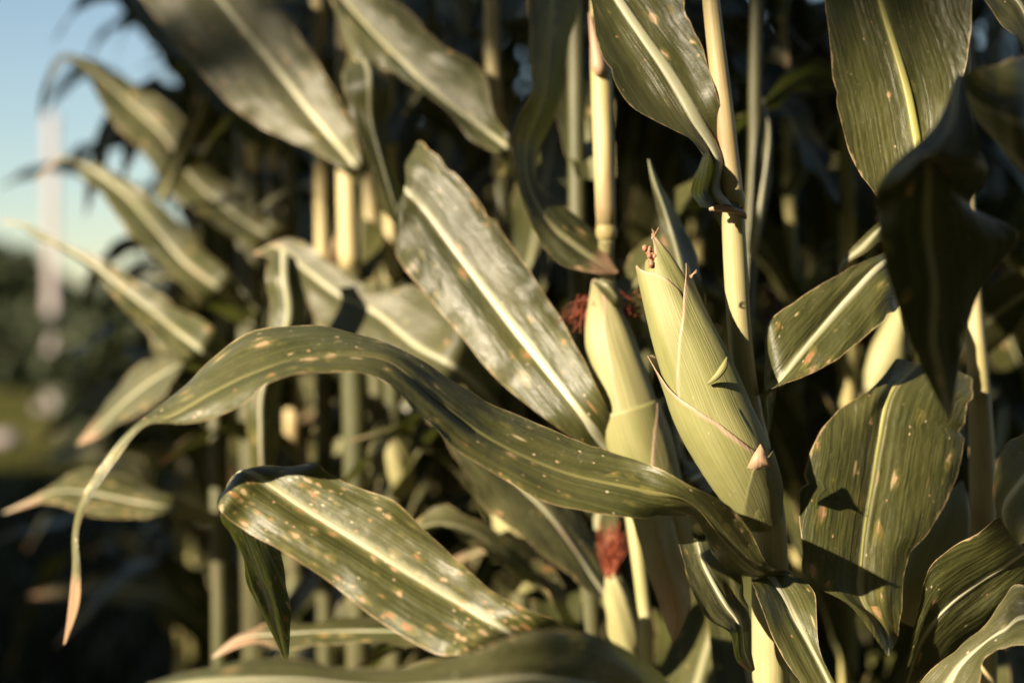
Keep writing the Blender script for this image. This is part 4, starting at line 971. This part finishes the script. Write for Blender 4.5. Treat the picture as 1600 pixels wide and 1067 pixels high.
build_leaf(N_, nb, [       # medium leaf with its bent end, lit
    ((1400, 390, 1.60), (1420, 420, 1.60), (1420, 470, 1.60)),
    ((1374, 398, 1.55), (1382, 412, 1.545), (1398, 487, 1.50)),
    ((1320, 424, 1.54), (1325, 468, 1.52), (1350, 528, 1.47)),
    ((1270, 452, 1.53), (1278, 520, 1.50), (1300, 566, 1.455)),
    ((1225, 482, 1.52), (1245, 560, 1.485), (1255, 588, 1.45)),
    ((1203, 502, 1.52), (1218, 598, 1.48), (1212, 606, 1.45)),
    ((1204, 530, 1.54), (1198, 618, 1.50), (1182, 622, 1.455)),
    ((1212, 600, 1.55), (1200, 660, 1.52), (1178, 650, 1.47)),
    ((1200, 690, 1.55), (1196, 700, 1.54), (1192, 700, 1.53))], 'leaf_few', seed=83, flat=0.5, ruffle=.0015, arch=.08, label='glossy lit leaf bent over at its end')
build_leaf(N_, nb, [((1400, 340, 1.6), (1405, 352, 1.6), (1410, 365, 1.6)), ((1374, 348, 1.58), (1376, 360, 1.575), (1376, 376, 1.57)), ((1340, 378, 1.57), (1346, 388, 1.565), (1350, 396, 1.56)), ((1318, 404, 1.57), (1320, 408, 1.565), (1322, 412, 1.56)), ((1308, 424, 1.57), (1309, 425, 1.57), (1310, 426, 1.57))], 'leaf_few', seed=84, dry=[(0, 0), (1, .5)], ruffle=.001)
# broad leaf hanging in half shade
build_leaf(N_, nb, [
    ((1400, 560, 1.58), (1430, 570, 1.58), (1520, 590, 1.58)),
    ((1362, 606, 1.500), (1392, 615, 1.530), (1512, 638, 1.563)),
    ((1302, 649, 1.470), (1374, 690, 1.510), (1506, 700, 1.555)),
    ((1264, 704, 1.456), (1362, 760, 1.500), (1486, 768, 1.549)),
    ((1250, 780, 1.455), (1352, 820, 1.495), (1452, 825, 1.539)),
    ((1254, 850, 1.462), (1346, 875, 1.495), (1420, 880, 1.532)),
    ((1262, 905, 1.471), (1345, 930, 1.500), (1408, 962, 1.532)),
    ((1330, 950, 1.486), (1372, 980, 1.500), (1400, 1000, 1.515)),
    ((1386, 1022, 1.489), (1388, 1024, 1.490), (1390, 1022, 1.491))], 'leaf_few', seed=85, face=((.3, -.93, .2), 1, 6, 0.004), ruffle=.002, arch=.10, ribmat='midrib_yellow', ribscale=.7, label='broad leaf hanging half in shade')

# --- plant Q: right edge, big leaf at the top, near curled leaf, leaves at the bottom corner
Q_, qb = plant(1720, 1.25, 'near corn plant at the right edge with a blurred curled leaf before it')
qst = [(1700, -500, 1.3, 22), (1706, 0, 1.28, 30), (1712, 500, 1.26, 38), (1720, 1000, 1.25, 42)]
p_, r_ = stalk_path(qst, qb); link('stalk', tube('stalk', p_, r_, MAT['stalk'], seg=6, K=16, base=qb), Q_)
build_leaf(Q_, qb, [       # near leaf: comes in from the right edge
    ((1700, 40, 1.25), (1705, 150, 1.25), (1710, 260, 1.25)),
    ((1600, 84, 1.13), (1610, 190, 1.10), (1640, 300, 1.12)),
    ((1545, 104, 1.10), (1560, 180, 1.09), (1590, 260, 1.14)),
    ((1510, 116, 1.09), (1525, 160, 1.10), (1548, 210, 1.16)),
    ((1494, 118, 1.09), (1505, 135, 1.11), (1520, 165, 1.16)),
    ((1488, 130, 1.10), (1496, 140, 1.12), (1505, 150, 1.15))], 'leaf', seed=91, ruffle=.001, rib=False)
# the curled, near, blurred end of that leaf: a cone-like fold opening downward
build_leaf(Q_, qb, [
    ((1494, 116, 1.085), (1498, 117, 1.08), (1504, 118, 1.085)),
    ((1466, 186, 1.08), (1490, 182, 1.055), (1518, 178, 1.085)),
    ((1428, 228, 1.09), (1472, 222, 1.04), (1532, 224, 1.095)),
    ((1384, 268, 1.10), (1455, 238, 1.035), (1542, 262, 1.11)),
    ((1368, 300, 1.11), (1450, 246, 1.05), (1541, 285, 1.13)),
    ((1370, 330, 1.13), (1452, 262, 1.09), (1520, 325, 1.16)),
    ((1376, 374, 1.125), (1450, 372, 1.13), (1592, 366, 1.17)),
    ((1392, 450, 1.135), (1460, 450, 1.14), (1540, 446, 1.17)),
    ((1422, 530, 1.145), (1458, 534, 1.15), (1508, 528, 1.17)),
    ((1448, 590, 1.155), (1470, 592, 1.16), (1496, 588, 1.17)),
    ((1482, 655, 1.165), (1484, 656, 1.165), (1486, 655, 1.165))], 'leaf_shaded', seed=92, ruffle=.001, rib=False, label='curled near leaf end, dark underneath')
build_leaf(Q_, qb, [       # big leaf at the top right
    ((1480, 420, 1.5), (1500, 420, 1.5), (1520, 420, 1.5)),
    ((1372, 310, 1.43), (1450, 320, 1.455), (1475, 290, 1.44)),
    ((1340, 263, 1.40), (1436, 235, 1.45), (1480, 190, 1.43)),
    ((1313, 187, 1.39), (1420, 150, 1.445), (1505, 118, 1.42)),
    ((1298, 101, 1.39), (1402, 85, 1.445), (1515, 61, 1.41)),
    ((1290, 0, 1.40), (1376, 0, 1.45), (1517, -10, 1.41)),
    ((1290, -110, 1.42), (1350, -110, 1.46), (1480, -110, 1.43)),
    ((1280, -260, 1.46), (1290, -262, 1.465), (1300, -260, 1.46))], 'leaf', seed=93, face=((.0, -.97, .22), 1, 6, 0.006), flat=0.6, ruffle=.002, arch=.10, ribmat='midrib_yellow', label='broad glossy upright leaf at the top')
build_leaf(Q_, qb, [((1720, 120, 1.3), (1725, 90, 1.3), (1730, 60, 1.3)), ((1600, 90, 1.34), (1625, 50, 1.36), (1650, 0, 1.38)), ((1570, 30, 1.36), (1590, 0, 1.38), (1610, -40, 1.4)), ((1530, -20, 1.38), (1540, -40, 1.4), (1550, -60, 1.42)), ((1500, -90, 1.42), (1501, -91, 1.42), (1502, -92, 1.42))], 'leaf_pale', seed=94)
build_leaf(Q_, qb, [((1720, 980, 1.27), (1725, 1000, 1.26), (1730, 1020, 1.25)), ((1600, 914, 1.36), (1610, 965, 1.33), (1605, 1007, 1.30)), ((1566, 942, 1.36), (1570, 985, 1.33), (1566, 1014, 1.31)), ((1541, 977, 1.36), (1540, 1005, 1.335), (1541, 1028, 1.31)), ((1490, 1013, 1.36), (1500, 1040, 1.34), (1532, 1063, 1.31)), ((1440, 1064, 1.37), (1465, 1090, 1.35), (1520, 1110, 1.32)), ((1370, 1170, 1.4), (1372, 1172, 1.4), (1375, 1175, 1.4))], 'leaf_pale', seed=95, ruffle=.0015)
build_leaf(Q_, qb, [       # dark leaf, its face turned from the sun
    ((1700, 640, 1.28), (1705, 680, 1.3), (1710, 720, 1.32)), ((1620, 770, 1.34), (1630, 830, 1.40), (1640, 890, 1.46)), ((1561, 808, 1.38), (1575, 880, 1.43), (1590, 950, 1.49)), ((1515, 836, 1.41), (1530, 910, 1.45), (1550, 985, 1.50)), ((1458, 882, 1.43), (1480, 950, 1.46), (1500, 1020, 1.51)), ((1434, 955, 1.45), (1440, 1000, 1.48), (1450, 1060, 1.52)), ((1410, 1080, 1.5), (1412, 1082, 1.5), (1414, 1084, 1.5))], 'leaf_shaded', seed=96, ruffle=.0015)
build_leaf(Q_, qb, [((1700, 560, 1.27), (1705, 580, 1.26), (1710, 600, 1.25)), ((1640, 620, 1.30), (1650, 680, 1.28), (1660, 740, 1.25)), ((1600, 674, 1.33), (1615, 730, 1.30), (1640, 790, 1.27)), ((1570, 695, 1.34), (1590, 760, 1.31), (1620, 830, 1.28)), ((1551, 750, 1.34), (1570, 790, 1.32), (1600, 848, 1.29)), ((1558, 800, 1.34), (1572, 820, 1.33), (1590, 850, 1.31)), ((1598, 856, 1.33), (1599, 857, 1.33), (1600, 858, 1.33))], 'leaf_pale', seed=97, ruffle=.0015)

for i, (pl, b_, n) in enumerate(((A, ab, 5), (B, bb, 6), (C_, cb, 7), (E_, ebp, 7), (F_, fb, 7), (F2, f2b, 7), (G_, gb, 7), (M_, mb, 7), (N_, nb, 6), (Q_, qb, 5))):
    front = pl in (A, M_, N_, Q_, B)
    filler(pl, b_, 300 + i, 3 if front else n, 50 if front else 20, 105, z1=.62 if front else 2.2)
for i, (pl, b_, n, z0, z1) in enumerate(((F2, f2b, 6, .85, 1.95), (E_, ebp, 4, .5, 1.15), (G_, gb, 4, 1.15, 1.9), (C_, cb, 3, .45, .9))):
    filler(pl, b_, 400 + i, n, 150, 205, z0, z1, k=.55, mats=('leaf', 'leaf_pale', 'leaf_back'))
